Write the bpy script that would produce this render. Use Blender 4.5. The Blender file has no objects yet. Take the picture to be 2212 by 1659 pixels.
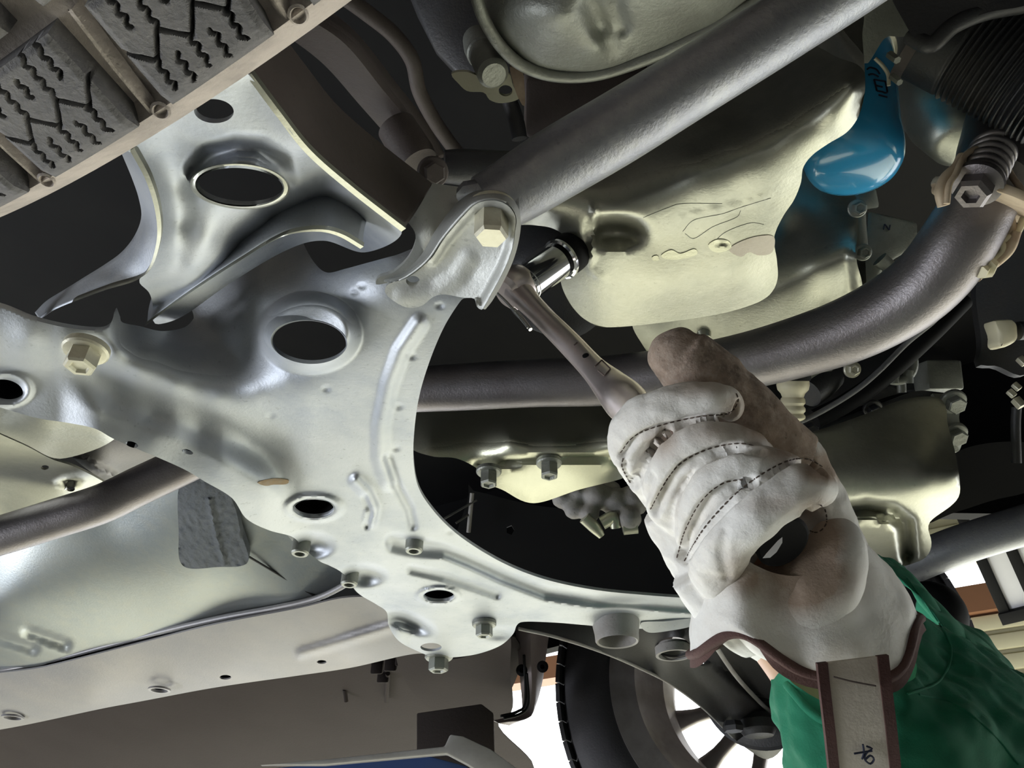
import bpy, bmesh, math, random
import numpy as np
from mathutils import Vector, Matrix
from mathutils.bvhtree import BVHTree
from mathutils import geometry as mgeo
random.seed(7); rng = np.random.RandomState(7)
SC = bpy.context.scene; COL = SC.collection
# ---------------------------------------------------------------- camera
F_PX = 1650.0; PITCH = math.radians(37)
cam_d = bpy.data.cameras.new('camera'); cam = bpy.data.objects.new('camera', cam_d); COL.objects.link(cam)
cam_d.sensor_width = 36; cam_d.lens = 36*F_PX/2212; cam_d.clip_start = 0.01
cam.rotation_euler = (math.pi/2+PITCH, 0, 0); SC.camera = cam
# ---------------------------------------------------------------- light: sun and sky through the open far door, plus an added left fill
W = bpy.data.worlds.new('world'); SC.world = W; W.use_nodes = True
bg = W.node_tree.nodes['Background']; bg.inputs[0].default_value = (0.93, 0.96, 1.0, 1); bg.inputs[1].default_value = 4.0
def area(name, loc, target, sx, sy, power, col):
    l = bpy.data.lights.new(name, 'AREA'); l.shape = 'RECTANGLE'; l.size = sx; l.size_y = sy; l.energy = power; l.color = col
    o = bpy.data.objects.new(name, l); COL.objects.link(o); o.location = loc
    o.rotation_euler = (Vector(target)-Vector(loc)).to_track_quat('-Z', 'Y').to_euler(); return o
area('left_fill_light', (-3.4, 0.7, -1.0), (0, 0.4, 0.15), 2.0, 0.9, 95, (0.90, 0.94, 1.0))  # added fill lamp, low on the left; the wall there has no opening
sun_d = bpy.data.lights.new('sun', 'SUN'); sun_d.energy = 19.0; sun_d.angle = 0.02; sun_d.color = (1, 0.98, 0.88)
sun = bpy.data.objects.new('sun', sun_d); COL.objects.link(sun)
sun.rotation_euler = Vector((-0.477*math.cos(math.radians(49)), -0.879*math.cos(math.radians(49)), -math.sin(math.radians(49)))).to_track_quat('-Z', 'Y').to_euler()
V = SC.view_settings; V.view_transform = 'Standard'; V.look = 'None'; V.gamma = 1; V.exposure = 0.0; V.use_curve_mapping = False
SC.cycles.max_bounces = 6; SC.cycles.diffuse_bounces = 4; SC.cycles.use_denoising = True
# ---------------------------------------------------------------- maths helpers
CP, SP = math.cos(PITCH), math.sin(PITCH)
def P(px, py, d):                                  # world point seen at px,py at depth d
    x = (px-1106)/F_PX; y = (829.5-py)/F_PX
    return Vector((x*d, (CP-y*SP)*d, (SP+y*CP)*d))
def Z(px, py, z):                                  # world point on the level plane of height z
    y = (829.5-py)/F_PX
    return P(px, py, z/(SP+y*CP))
def R_(rpx, d): return rpx*d/F_PX
LAT = Vector((0.477, 0.879, 0)); FWD = Vector((0.879, -0.477, 0)); UP = Vector((0, 0, 1))
def cr(pts, n, closed=False):                      # catmull-rom resample by arc length
    A = np.array([tuple(p) for p in pts], float); m = len(A)
    if m < 3 and not closed:
        t = np.linspace(0, 1, n)[:, None]; return A[0]*(1-t)+A[-1]*t
    if closed: Q = np.vstack([A[-1], A, A[0], A[1]]); segs = m
    else: Q = np.vstack([2*A[0]-A[1], A, 2*A[-1]-A[-2]]); segs = m-1
    out = []; K = 16
    for i in range(segs):
        p0, p1, p2, p3 = Q[i], Q[i+1], Q[i+2], Q[i+3]
        for k in range(K):
            t = k/K; out.append(0.5*((2*p1)+(-p0+p2)*t+(2*p0-5*p1+4*p2-p3)*t*t+(-p0+3*p1-3*p2+p3)*t**3))
    out.append(Q[segs+1] if not closed else A[0]); out = np.array(out)
    L = np.r_[0, np.cumsum(np.linalg.norm(np.diff(out, axis=0), axis=1))]
    s = np.linspace(0, L[-1], n+1)[:-1] if closed else np.linspace(0, L[-1], n)
    return np.stack([np.interp(s, L, out[:, k]) for k in range(A.shape[1])], 1)
def dens(pts, step, closed=False, smooth=True):    # resample 2d polyline every ~step
    A = np.array(pts, float); B = np.vstack([A, A[:1]]) if closed else A
    L = np.linalg.norm(np.diff(B, axis=0), axis=1).sum(); n = max(4, int(L/step))
    if smooth: return cr(pts, n, closed)
    l = np.r_[0, np.cumsum(np.linalg.norm(np.diff(B, axis=0), axis=1))]
    s = np.linspace(0, l[-1], n+1)[:-1] if closed else np.linspace(0, l[-1], n)
    return np.stack([np.interp(s, l, B[:, k]) for k in range(2)], 1)
def dline(X, Y, pts):                              # distance of points to a polyline
    A = np.array(pts, float); D = np.full(X.shape, 1e9)
    for a, b in zip(A[:-1], A[1:]):
        ab = b-a; q = max(1e-9, ab@ab); t = np.clip(((X-a[0])*ab[0]+(Y-a[1])*ab[1])/q, 0, 1)
        D = np.minimum(D, np.hypot(X-a[0]-t*ab[0], Y-a[1]-t*ab[1]))
    return D
def inside(X, Y, poly):
    A = np.array(poly, float); r = np.zeros(X.shape, bool); j = len(A)-1
    for i in range(len(A)):
        xi, yi = A[i]; xj, yj = A[j]
        c = ((yi > Y) != (yj > Y)) & (X < (xj-xi)*(Y-yi)/((yj-yi) if yj != yi else 1e-9)+xi)
        r ^= c; j = i
    return r
def bump(d, w): t = np.clip(d/w, 0, 1); return (1-t*t)**2
def step(x, a, b): t = np.clip((x-a)/(b-a), 0, 1); return t*t*(3-2*t)
def tps(ctrl, lam=0.3):                            # smooth map through control points (px, py, value)
    C = np.array(ctrl, float); X = C[:, :2]/300.0; v = C[:, 2]; n = len(C)
    def U(r2): return np.where(r2 > 0, r2*np.log(r2+1e-12), 0)
    K = U(((X[:, None]-X[None])**2).sum(-1))+lam*1e-2*np.eye(n)
    Pm = np.c_[np.ones(n), X]; M = np.zeros((n+3, n+3)); M[:n, :n] = K; M[:n, n:] = Pm; M[n:, :n] = Pm.T
    w = np.linalg.solve(M, np.r_[v, 0, 0, 0])
    def f(px, py):
        q = np.stack([np.ravel(px), np.ravel(py)], 1)/300.0; o = np.zeros(len(q))
        for i in range(n): o += w[i]*U(((q-X[i])**2).sum(1))
        return (o+w[n]+q@w[n+1:]).reshape(np.shape(px))
    return f
# ---------------------------------------------------------------- materials
def mat(name, col, rough=0.5, metal=0.0, dirt=None, damt=0.5, dscale=12, speck=0.0, bumpn=0.0, bscale=300, spec=0.5, fine=None, coat=0.0, emit=None, grime=None):
    m = bpy.data.materials.new(name); m.use_nodes = True; nt = m.node_tree; b = nt.nodes['Principled BSDF']
    b.inputs['Base Color'].default_value = (*col, 1); b.inputs['Roughness'].default_value = rough; b.inputs['Metallic'].default_value = metal
    b.inputs['Specular IOR Level'].default_value = spec; b.inputs['Coat Weight'].default_value = coat
    if emit: b.inputs['Emission Color'].default_value = (*emit[:3], 1); b.inputs['Emission Strength'].default_value = emit[3]
    tc = nt.nodes.new('ShaderNodeTexCoord')
    def noise(sc, det=5, ro=0.6):
        n = nt.nodes.new('ShaderNodeTexNoise'); n.inputs['Scale'].default_value = sc; n.inputs['Detail'].default_value = det; n.inputs['Roughness'].default_value = ro
        nt.links.new(tc.outputs['Object'], n.inputs['Vector']); return n
    def ramp(src, a, c):
        r = nt.nodes.new('ShaderNodeMapRange'); r.inputs['From Min'].default_value = a; r.inputs['From Max'].default_value = c
        nt.links.new(src, r.inputs['Value']); return r.outputs[0]
    cur = None
    def mix(fac, c2, k=1.0):
        nonlocal cur
        x = nt.nodes.new('ShaderNodeMix'); x.data_type = 'RGBA'
        mm = nt.nodes.new('ShaderNodeMath'); mm.operation = 'MULTIPLY'; mm.inputs[1].default_value = k
        nt.links.new(fac, mm.inputs[0]); nt.links.new(mm.outputs[0], x.inputs[0])
        if cur is None: x.inputs[6].default_value = (*col, 1)
        else: nt.links.new(cur, x.inputs[6])
        x.inputs[7].default_value = (*c2, 1); cur = x.outputs[2]
    if dirt is not None: mix(ramp(noise(dscale).outputs['Fac'], 0.42, 0.68), dirt, damt)
    if fine is not None: mix(ramp(noise(dscale*7, 6, 0.7).outputs['Fac'], 0.45, 0.7), fine, 0.5)
    if speck > 0: mix(ramp(noise(260, 2, 0.5).outputs['Fac'], 0.66, 0.74), tuple(c*0.35 for c in col), speck)
    if grime is not None:
        at = nt.nodes.new('ShaderNodeAttribute'); at.attribute_name = 'grime'
        ad = nt.nodes.new('ShaderNodeMath'); ad.operation = 'MULTIPLY_ADD'; ad.inputs[1].default_value = 1.5
        nt.links.new(at.outputs['Fac'], ad.inputs[0]); nn = noise(90, 6, .7); sb = nt.nodes.new('ShaderNodeMath'); sb.operation = 'MULTIPLY_ADD'; sb.inputs[1].default_value = 1.4; sb.inputs[2].default_value = -.9
        nt.links.new(nn.outputs['Fac'], sb.inputs[0]); mu = nt.nodes.new('ShaderNodeMath'); mu.operation = 'MULTIPLY'; nt.links.new(sb.outputs[0], mu.inputs[0]); nt.links.new(at.outputs['Fac'], mu.inputs[1])
        nt.links.new(mu.outputs[0], ad.inputs[2]); cl = nt.nodes.new('ShaderNodeClamp'); nt.links.new(ad.outputs[0], cl.inputs[0]); mix(cl.outputs[0], grime, .9)
    if cur is not None: nt.links.new(cur, b.inputs['Base Color'])
    if bumpn > 0:
        bn = nt.nodes.new('ShaderNodeBump'); bn.inputs['Strength'].default_value = min(1, bumpn); bn.inputs['Distance'].default_value = 0.001
        nt.links.new(noise(bscale, 6, 0.65).outputs['Fac'], bn.inputs['Height']); nt.links.new(bn.outputs[0], b.inputs['Normal'])
    return m
M = dict(
 sub=mat('painted_steel', (.47,.49,.52), .52, .68, (.30,.33,.39), .85, 9, .25, .25, 420, fine=(.46,.48,.50)),
 subdk=mat('grimy_steel', (.30,.29,.28), .6, 0, (.20,.17,.15), .6, 25, .5, .6, 300),
 pan=mat('cast_pan', (.40,.40,.335), .36, .85, (.30,.31,.28), .75, 11, .2, .2, 380, fine=(.46,.46,.40)),
 dark=mat('black_painted_metal', (.045,.046,.05), .45, .35, (.06,.055,.05), .6, 20, 0, .4, 300),
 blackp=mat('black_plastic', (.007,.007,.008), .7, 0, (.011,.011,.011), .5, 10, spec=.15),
 beam=mat('beam_steel', (.33,.34,.37), .42, .8, (.24,.24,.27), .7, 14, .3, .4, 350, fine=(.42,.42,.42)),
 brown=mat('rust_brown_steel', (.075,.06,.054), .6, 0, (.05,.04,.036), .6, 20, .3, .4, 300),
 pipe=mat('exhaust_steel', (.24,.225,.235), .36, .8, (.14,.12,.12), .6, 12, .2, .35, 400),
 zinc=mat('zinc_bolt', (.62,.60,.48), .38, .35, (.42,.38,.28), .5, 60, .2, .2, 500),
 chrome=mat('chrome', (.75,.76,.76), .10, 1.0),
 ratch=mat('satin_steel', (.90,.80,.78), .34, .95, (.72,.62,.60), .5, 60),
 rubber=mat('tire_rubber', (.15,.145,.15), .8, 0, (.22,.21,.205), .7, 40, 0, .9, 700, fine=(.075,.075,.08)),
 rubdust=mat('dusty_rubber', (.50,.44,.40), .85, 0, (.27,.24,.22), .7, 60, 0, .9, 500),
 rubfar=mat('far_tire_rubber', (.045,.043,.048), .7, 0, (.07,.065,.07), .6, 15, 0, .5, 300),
 rim=mat('alloy', (.36,.33,.33), .4, .3, (.14,.12,.11), .5, 20),
 blue=mat('filter_blue', (.05,.40,.78), .18, .0, (.045,.36,.72), .5, 15, coat=.6),
 ink=mat('dark_ink', (.015,.02,.05), .6),
 leather=mat('white_leather', (.86,.85,.82), .62, 0, (.70,.64,.56), .5, 16, .12, .5, 420, fine=(.90,.90,.87), grime=(.33,.23,.16)),
 suede=mat('tan_suede', (.50,.41,.33), .9, 0, (.30,.22,.17), .75, 22, .6, .9, 500, fine=(.62,.54,.46)),
 thumb=mat('dirty_suede', (.38,.29,.23), .92, 0, (.11,.08,.06), .95, 34, .6, .9, 500, fine=(.52,.44,.37)),
 bind=mat('brown_binding', (.095,.045,.04), .85, 0, (.14,.07,.06), .5, 60, 0, .8, 700),
 thread=mat('dark_thread', (.10,.075,.06), .9),
 green=mat('green_cotton', (.012,.20,.105), .85, 0, (.02,.26,.15), .7, 9, 0, .5, 900, fine=(.008,.14,.075)),
 strap=mat('cream_strap', (.70,.64,.55), .7, 0, (.58,.52,.44), .5, 30, .1, .5, 250),
 skin=mat('skin', (.62,.37,.25), .5, 0, (.55,.30,.2), .4, 30),
 floorp=mat('underbody_grey', (.30,.32,.32), .36, .75, (.23,.26,.28), .7, 6, .15, .2, 300, fine=(.33,.33,.30)),
 rail=mat('underbody_rail', (.23,.225,.235), .5, .4, (.29,.27,.26), .7, 7, .2, .3, 300),
 insul=mat('rough_undercoat', (.10,.11,.125), .75, 0, (.06,.07,.085), .6, 40, .3, 1.0, 260),
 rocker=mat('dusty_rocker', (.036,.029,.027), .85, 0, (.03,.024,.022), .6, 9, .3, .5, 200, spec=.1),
 liftblue=mat('lift_blue', (.03,.07,.24), .45, 0, (.05,.09,.2), .5, 12),
 liftgrey=mat('lift_bare_edge', (.33,.32,.31), .45, .3, (.22,.2,.19), .5, 30),
 cream=mat('cream_plastic', (.78,.72,.52), .45, 0, (.66,.6,.44), .4, 40),
 wire=mat('braided_wire', (.10,.10,.105), .6, 0, None, bumpn=.8, bscale=900),
 castg=mat('grey_casting', (.28,.29,.26), .45, .6, (.2,.2,.18), .6, 30, .2, .6, 250),
 alu=mat('weathered_aluminium', (.56,.56,.44), .38, .8, (.5,.5,.4), .5, 15, .1, .3, 300),
 gasket=mat('rusty_gasket', (.55,.45,.33), .6, .3, (.3,.2,.15), .6, 60),
 siding=mat('cream_siding', (.74,.70,.50), .5, 0, (.64,.58,.42), .4, 3),
 sidebrown=mat('brown_trim_paint', (.33,.16,.09), .5, 0, (.25,.13,.08), .4, 3),
 locker=mat('white_panel', (.8,.8,.84), .4, 0, (.7,.7,.75), .4, 5),
 concrete=mat('garage_concrete', (.46,.46,.39), .8, 0, (.40,.40,.33), .6, 3, 0, .4, 60),
 wallm=mat('dark_garage_wall', (.10,.10,.10), .8, 0, (.07,.07,.07), .5, 2),
 armdk=mat('black_arm_paint', (.022,.022,.024), .55, 0, (.035,.03,.03), .6, 18, 0, .3, 300),
 liner=mat('liner_plastic', (.26,.21,.21), .55, 0, (.18,.14,.14), .6, 20, .2, .3, 300),
 rust=mat('rust_stain', (.50,.36,.22), .7, 0, (.42,.40,.36), .7, 90),
 brk=mat('bracket_paint', (.50,.51,.49), .5, .55, (.38,.39,.39), .7, 14, .3, .3, 380),
 stamp=mat('worn_ink', (.13,.10,.09), .8),
)
# ---------------------------------------------------------------- object helpers
def tag(o, label=None, cat=None, group=None, kind=None):
    if label: o['label'] = label
    if cat: o['category'] = cat
    if group: o['group'] = group
    if kind: o['kind'] = kind
    return o
def thing(name, label, cat, loc, group=None):
    o = bpy.data.objects.new(name, None); COL.objects.link(o); o.location = loc; o.empty_display_size = 0.02
    return tag(o, label, cat, group)
def root_off(p):
    v = Vector((0, 0, 0))
    while p is not None: v = v+Vector(p.location); p = p.parent
    return v
def mk(name, verts, faces, m, parent=None, ang=35, loc=None):
    """verts in world coordinates; origin at the parent's base"""
    me = bpy.data.meshes.new(name); V3 = np.array([tuple(v) for v in verts], float)
    off = root_off(parent) if parent is not None else Vector(loc) if loc is not None else Vector(V3.mean(0))
    me.from_pydata((V3-np.array(off)).tolist(), [], [tuple(int(i) for i in f) for f in faces])
    me.materials.append(M[m] if isinstance(m, str) else m)
    me.polygons.foreach_set('use_smooth', [True]*len(me.polygons)); me.set_sharp_from_angle(angle=math.radians(ang)); me.update()
    o = bpy.data.objects.new(name, me); COL.objects.link(o)
    if parent is not None: o.parent = parent
    else: o.location = off
    return o
def fixn(o):
    bm = bmesh.new(); bm.from_mesh(o.data); bmesh.ops.recalc_face_normals(bm, faces=bm.faces); bm.to_mesh(o.data); bm.free(); o.data.update(); return o
def sheet(name, outline, posfn, m, parent=None, holes=(), grid=12, thick=0.0025, back=None, smooth=True, hs=None, ang=50, kind=None):
    """pressed sheet: outline and holes (px), posfn(X,Y)->world points; real thickness"""
    out = dens(outline, grid, True, smooth); hl = [dens(h, hs or grid*0.6, True) for h in holes]
    x0, y0 = out.min(0); x1, y1 = out.max(0)
    gx, gy = np.meshgrid(np.arange(x0, x1, grid), np.arange(y0, y1, grid)); gx = gx+(np.arange(gx.shape[0])[:, None] % 2)*grid/2
    gx, gy = gx.ravel(), gy.ravel(); ok = inside(gx, gy, out) & (dline(gx, gy, np.vstack([out, out[:1]])) > grid*0.45)
    for h in hl: ok &= ~inside(gx, gy, h) & (dline(gx, gy, np.vstack([h, h[:1]])) > grid*0.4)
    pts = [out]+hl+[np.stack([gx[ok], gy[ok]], 1)]; edges = []; b = 0
    for l in [out]+hl:
        edges += [(b+i, b+(i+1) % len(l)) for i in range(len(l))]; b += len(l)
    A = np.vstack(pts); r = mgeo.delaunay_2d_cdt([Vector(p) for p in A.tolist()], edges, [], 0, 1e-4)
    vs = np.array([tuple(v) for v in r[0]]); fs = np.array([f for f in r[2] if len(f) == 3])
    c = vs[fs].mean(1); k = inside(c[:, 0], c[:, 1], out)
    for h in hl: k &= ~inside(c[:, 0], c[:, 1], h)
    fs = fs[k]; W3 = np.array([tuple(v) for v in posfn(vs[:, 0], vs[:, 1])]); n = len(W3)
    t = np.array(back if back is not None else (0, 0, 1.0))*thick
    ed = {}
    for f in fs:
        for i in range(3):
            a, b2 = int(f[i]), int(f[(i+1) % 3]); ed[(a, b2)] = 1
    rim = [(a, b2) for (a, b2) in ed if (b2, a) not in ed]
    F = [tuple(f) for f in fs]+[(f[2]+n, f[1]+n, f[0]+n) for f in fs]+[(b2, a, a+n, b2+n) for a, b2 in rim]
    o = mk(name, np.vstack([W3, W3+t]), F, m, parent, ang); fixn(o)
    if kind: o['kind'] = kind
    return o
def zfun(zf):
    def g(X, Y):
        z = zf(X, Y); return [Z(x, y, q) for x, y, q in zip(X, Y, z)]
    return g
def dfun(df):
    def g(X, Y):
        d = df(X, Y); return [P(x, y, q) for x, y, q in zip(X, Y, d)]
    return g
def loft(name, rows, nu, nv, m, parent=None, closed=False, thick=0, back=(0, 0, 1), ang=50, fn=None, caps=False):
    R2 = [cr(r, nu, closed) for r in rows]; G = np.array(R2)
    S = np.array([cr(G[:, i], nv) for i in range(G.shape[1])]).transpose(1, 0, 2)   # nv x nu
    if fn: S = fn(S)
    nv, nu = S.shape[:2]; Vv = S.reshape(-1, 3); F = []
    for j in range(nv-1):
        for i in range(nu if closed else nu-1):
            i2 = (i+1) % nu; F.append((j*nu+i, j*nu+i2, (j+1)*nu+i2, (j+1)*nu+i))
    if caps and closed: F += [tuple(range(nu)), tuple(range((nv-1)*nu, nv*nu))[::-1]]
    n = len(Vv)
    if thick:
        t = np.array(back)*thick; b = [tuple(q+n for q in f[::-1]) for f in F]; rim = []
        if not closed:
            for j in range(nv-1): rim += [(j*nu, (j+1)*nu, (j+1)*nu+n, j*nu+n), ((j+1)*nu-1, (j+2)*nu-1, (j+2)*nu-1+n, (j+1)*nu-1+n)]
        for i in range(nu if closed else nu-1):
            i2 = (i+1) % nu; rim += [(i, i2, i2+n, i+n), ((nv-1)*nu+i, (nv-1)*nu+i2, (nv-1)*nu+i2+n, (nv-1)*nu+i+n)]
        F = F+b+rim; Vv = np.vstack([Vv, Vv+t])
    o = mk(name, Vv, F, m, parent, ang); return fixn(o)
def tubeg(pts, rad, seg=16, n=None, caps=True, flat=None):
    """verts, faces of a tube along 3d points with radii"""
    C = np.c_[np.array([tuple(p) for p in pts], float), np.array(rad if hasattr(rad, '__len__') else [rad]*len(pts), float)]
    C = cr(C, n or max(4, len(pts)*6)) if (n is None or n > 2) else C
    p, r = C[:, :3], C[:, 3]; T = np.gradient(p, axis=0); T /= np.linalg.norm(T, axis=1)[:, None]+1e-12
    a = np.array([0, 0, 1.0]) if abs(T[0][2]) < 0.9 else np.array([1.0, 0, 0]); Vv = []; u = np.cross(T[0], a); u /= np.linalg.norm(u)
    for i in range(len(p)):
        u = u-T[i]*(u@T[i]); u /= np.linalg.norm(u)+1e-12; w = np.cross(T[i], u)
        for k in range(seg):
            th = 2*math.pi*k/seg; Vv.append(p[i]+r[i]*(math.cos(th)*u+math.sin(th)*w))
    F = [(i*seg+k, i*seg+(k+1) % seg, (i+1)*seg+(k+1) % seg, (i+1)*seg+k) for i in range(len(p)-1) for k in range(seg)]
    if caps: F += [tuple(range(seg))[::-1], tuple(range((len(p)-1)*seg, len(p)*seg))]
    return Vv, F
def join(*gs):
    Vv, F = [], []
    for v, f in gs: b = len(Vv); Vv += list(v); F += [tuple(i+b for i in q) for q in f]
    return Vv, F
def tube(name, pts, rad, m, parent=None, seg=16, n=None, caps=True, ang=50): 
    v, f = tubeg(pts, rad, seg, n, caps); return fixn(mk(name, v, f, m, parent, ang))
def frame_of(axis):
    a = Vector(axis).normalized(); h = Vector((1, 0, 0)) if abs(a.x) < 0.8 else Vector((0, 1, 0))
    u = a.cross(h).normalized(); return u, a.cross(u), a
def latheg(prof, c, axis, seg=32, ref=None, capa=True):
    """prof: (radius, height) along axis from c"""
    u, w, a = frame_of(axis)
    if ref is not None: u = (Vector(ref)-a*a.dot(Vector(ref))).normalized(); w = a.cross(u)
    c = Vector(c); Vv = []; F = []
    for r, h in prof:
        for k in range(seg):
            t = 2*math.pi*k/seg; Vv.append(c+a*h+u*(r*math.cos(t))+w*(r*math.sin(t)))
    for i in range(len(prof)-1):
        for k in range(seg): F.append((i*seg+k, i*seg+(k+1) % seg, (i+1)*seg+(k+1) % seg, (i+1)*seg+k))
    if capa: F += [tuple(range(seg))[::-1], tuple(range((len(prof)-1)*seg, len(prof)*seg))]
    return Vv, F
def lathe(name, prof, c, axis, m, parent=None, seg=32, ang=35, ref=None, capa=True):
    v, f = latheg(prof, c, axis, seg, ref, capa); return fixn(mk(name, v, f, m, parent, ang))
def bolt(pos, axis, r, parent, m='zinc', h=None, washer=True, name='bolt', cup=True, ref=None):
    """hex flange bolt whose head points along axis; sub-part washer"""
    h = h or r*0.85; pr = [(r*0.99, 0), (r, h*0.88), (r*0.86, h)]
    if cup: pr += [(r*0.62, h), (r*0.5, h*0.86)]
    z0 = r*0.22 if washer else 0
    o = lathe(name, [(q, t+z0) for q, t in pr], pos, axis, m, parent, 6, 20, ref)
    if washer:
        u = o.parent; w = lathe('washer', [(r*1.42, -r*.25), (r*1.42, r*0.12), (r*1.3, r*0.26), (r*.95, r*0.32)], pos, axis, m, None, 24)
        w.location = Vector(w.location)-root_off(parent); w.parent = o
    return o
def collar(name, c, axis, ri, ro, h, m, parent, seg=40, flare=0):
    v, f = latheg([(ro+flare, 0), (ro, h*.35), (ro, h), ((ro+ri)/2, h*1.06), (ri, h), (ri, -h*.5), (ro+flare, 0)], c, axis, seg, capa=False); return fixn(mk(name, v, f, m, parent, 50))
def boxg(c, ax, ay, az, bev=0.0):
    c, ax, ay, az = map(Vector, (c, ax, ay, az)); Vv = []
    for k in (-1, 1):
        for j, i in ((-1, -1), (-1, 1), (1, 1), (1, -1)): Vv.append(c+ax*i+ay*j+az*k)
    return Vv, [(0, 3, 2, 1), (4, 5, 6, 7), (0, 1, 5, 4), (1, 2, 6, 5), (2, 3, 7, 6), (3, 0, 4, 7)]
def bevel(o, w, seg=2):
    bm = bmesh.new(); bm.from_mesh(o.data); bmesh.ops.recalc_face_normals(bm, faces=bm.faces)
    bmesh.ops.bevel(bm, geom=[e for e in bm.edges if e.calc_face_angle(0) > 0.4], offset=w, segments=seg, affect='EDGES', profile=0.5)
    bm.to_mesh(o.data); bm.free(); o.data.polygons.foreach_set('use_smooth', [True]*len(o.data.polygons)); o.data.set_sharp_from_angle(angle=math.radians(40)); return o
def box(name, c, ax, ay, az, m, parent=None, bev=0.0):
    v, f = boxg(c, ax, ay, az); o = mk(name, v, f, m, parent, 35)
    return bevel(o, bev) if bev else fixn(o)
def prism(name, pts, back, m, parent=None, bev=0.0, ang=35):
    """polygon of 3d points extruded by vector back"""
    n = len(pts); v = [Vector(p) for p in pts]+[Vector(p)+Vector(back) for p in pts]
    f = [tuple(range(n)), tuple(range(n, 2*n))[::-1]]+[(i, (i+1) % n, (i+1) % n+n, i+n) for i in range(n)]
    o = mk(name, v, f, m, parent, ang); return bevel(o, bev, 2) if bev else fixn(o)
def remeshed(name, geo, vox, m, parent=None, smooth=4, loc=None, factor=0.6):
    v, f = geo; o = mk(name, v, f, m, parent, 180, loc); fixn(o)
    r = o.modifiers.new('r', 'REMESH'); r.mode = 'VOXEL'; r.voxel_size = vox; r.use_smooth_shade = True
    s = o.modifiers.new('s', 'SMOOTH'); s.iterations = smooth; s.factor = factor
    me = bpy.data.meshes.new_from_object(o.evaluated_get(bpy.context.evaluated_depsgraph_get())); o.modifiers.clear()
    old = o.data; o.data = me; me.materials.clear(); me.materials.append(M[m]); bpy.data.meshes.remove(old)
    me.polygons.foreach_set('use_smooth', [True]*len(me.polygons)); return o
def coords(o):
    n = len(o.data.vertices); a = np.empty(n*3); o.data.vertices.foreach_get('co', a); return a.reshape(-1, 3)+np.array(root_off(o.parent)+Vector(o.location))
def setco(o, W3):
    o.data.vertices.foreach_set('co', (W3-np.array(root_off(o.parent)+Vector(o.location))).ravel()); o.data.update()
def normals(o):
    n = len(o.data.vertices); a = np.empty(n*3); o.data.vertices.foreach_get('normal', a); return a.reshape(-1, 3)
def bvh(objs):
    Vv, F = [], []
    for o in objs:
        b = len(Vv); Vv += [tuple(x) for x in coords(o)]; F += [tuple(i+b for i in p.vertices) for p in o.data.polygons]
    return BVHTree.FromPolygons(Vv, F)
def onto(tree, pts, lift=0.0, n=None):              # drop a picture polyline on a surface
    out = []
    for x, y in dens(pts, 5):
        h = tree.ray_cast(Vector((0, 0, 0)), P(x, y, 1).normalized())
        if h[0] is not None: out.append(h[0]-P(x, y, 1).normalized()*lift)
    return out
def d3line(W3, pts):
    A = np.array([tuple(p) for p in pts]); D = np.full(len(W3), 1e9)
    for a, b in zip(A[:-1], A[1:]):
        ab = b-a; t = np.clip(((W3-a)@ab)/max(1e-12, ab@ab), 0, 1); D = np.minimum(D, np.linalg.norm(W3-a-t[:, None]*ab, axis=1))
    return D
def carve(o, line, w, dep):
    W3 = coords(o); lo = np.min([tuple(p) for p in line], axis=0)-w; hi = np.max([tuple(p) for p in line], axis=0)+w
    k = np.where(((W3 > lo) & (W3 < hi)).all(1))[0]
    if len(k) == 0: return
    N = normals(o)[k]; D = d3line(W3[k], line); W3[k] -= N*(dep*bump(D, w))[:, None]; setco(o, W3)
# ---------------------------------------------------------------- setting (car axes: FWD = front, LAT = far side)
def Q(f, l, z): return FWD*f+LAT*l+UP*z
def struct(o): o['kind'] = 'structure'; return o
def qbox(name, f0, f1, l0, l1, z0, z1, m, parent=None, bev=0):
    return box(name, Q((f0+f1)/2, (l0+l1)/2, (z0+z1)/2), FWD*((f1-f0)/2), LAT*((l1-l0)/2), UP*((z1-z0)/2), m, parent, bev)
struct(qbox('floor', -5, 5, -3.2, 9, -1.55, -1.45, 'concrete'))
struct(qbox('ceiling', -5, 5, -3.2, 3.7, 2.6, 2.7, 'wallm'))
struct(qbox('wall_back', -5, 5, -3.3, -3.2, -1.45, 2.6, 'wallm'))
struct(qbox('wall_front', 5, 5.1, -3.2, 3.7, -1.45, 2.6, 'wallm'))
struct(qbox('wall_left', -5.1, -5, -3.2, 3.7, -1.45, 2.6, 'wallm'))
wf = struct(qbox('wall_far', -5, 5, 3.66, 3.74, 1.38, 2.6, 'siding'))
for i in range(6):                                   # proud horizontal ribs of the cladding
    v = qbox('rib', -5, 5, 3.635, 3.66, 1.44+i*.17, 1.54+i*.17, 'siding', wf, .006)
struct(qbox('trim_1', -5, 5, 3.60, 3.72, 1.14, 1.25, 'sidebrown'))
wl = struct(qbox('door_1', -.45, 5, 3.66, 3.70, .42, 1.14, 'siding'))
for i in range(9): qbox('slat', -.45, 5, 3.63, 3.66, .43+i*.08, .49+i*.08, 'siding', wl, .006)
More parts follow.
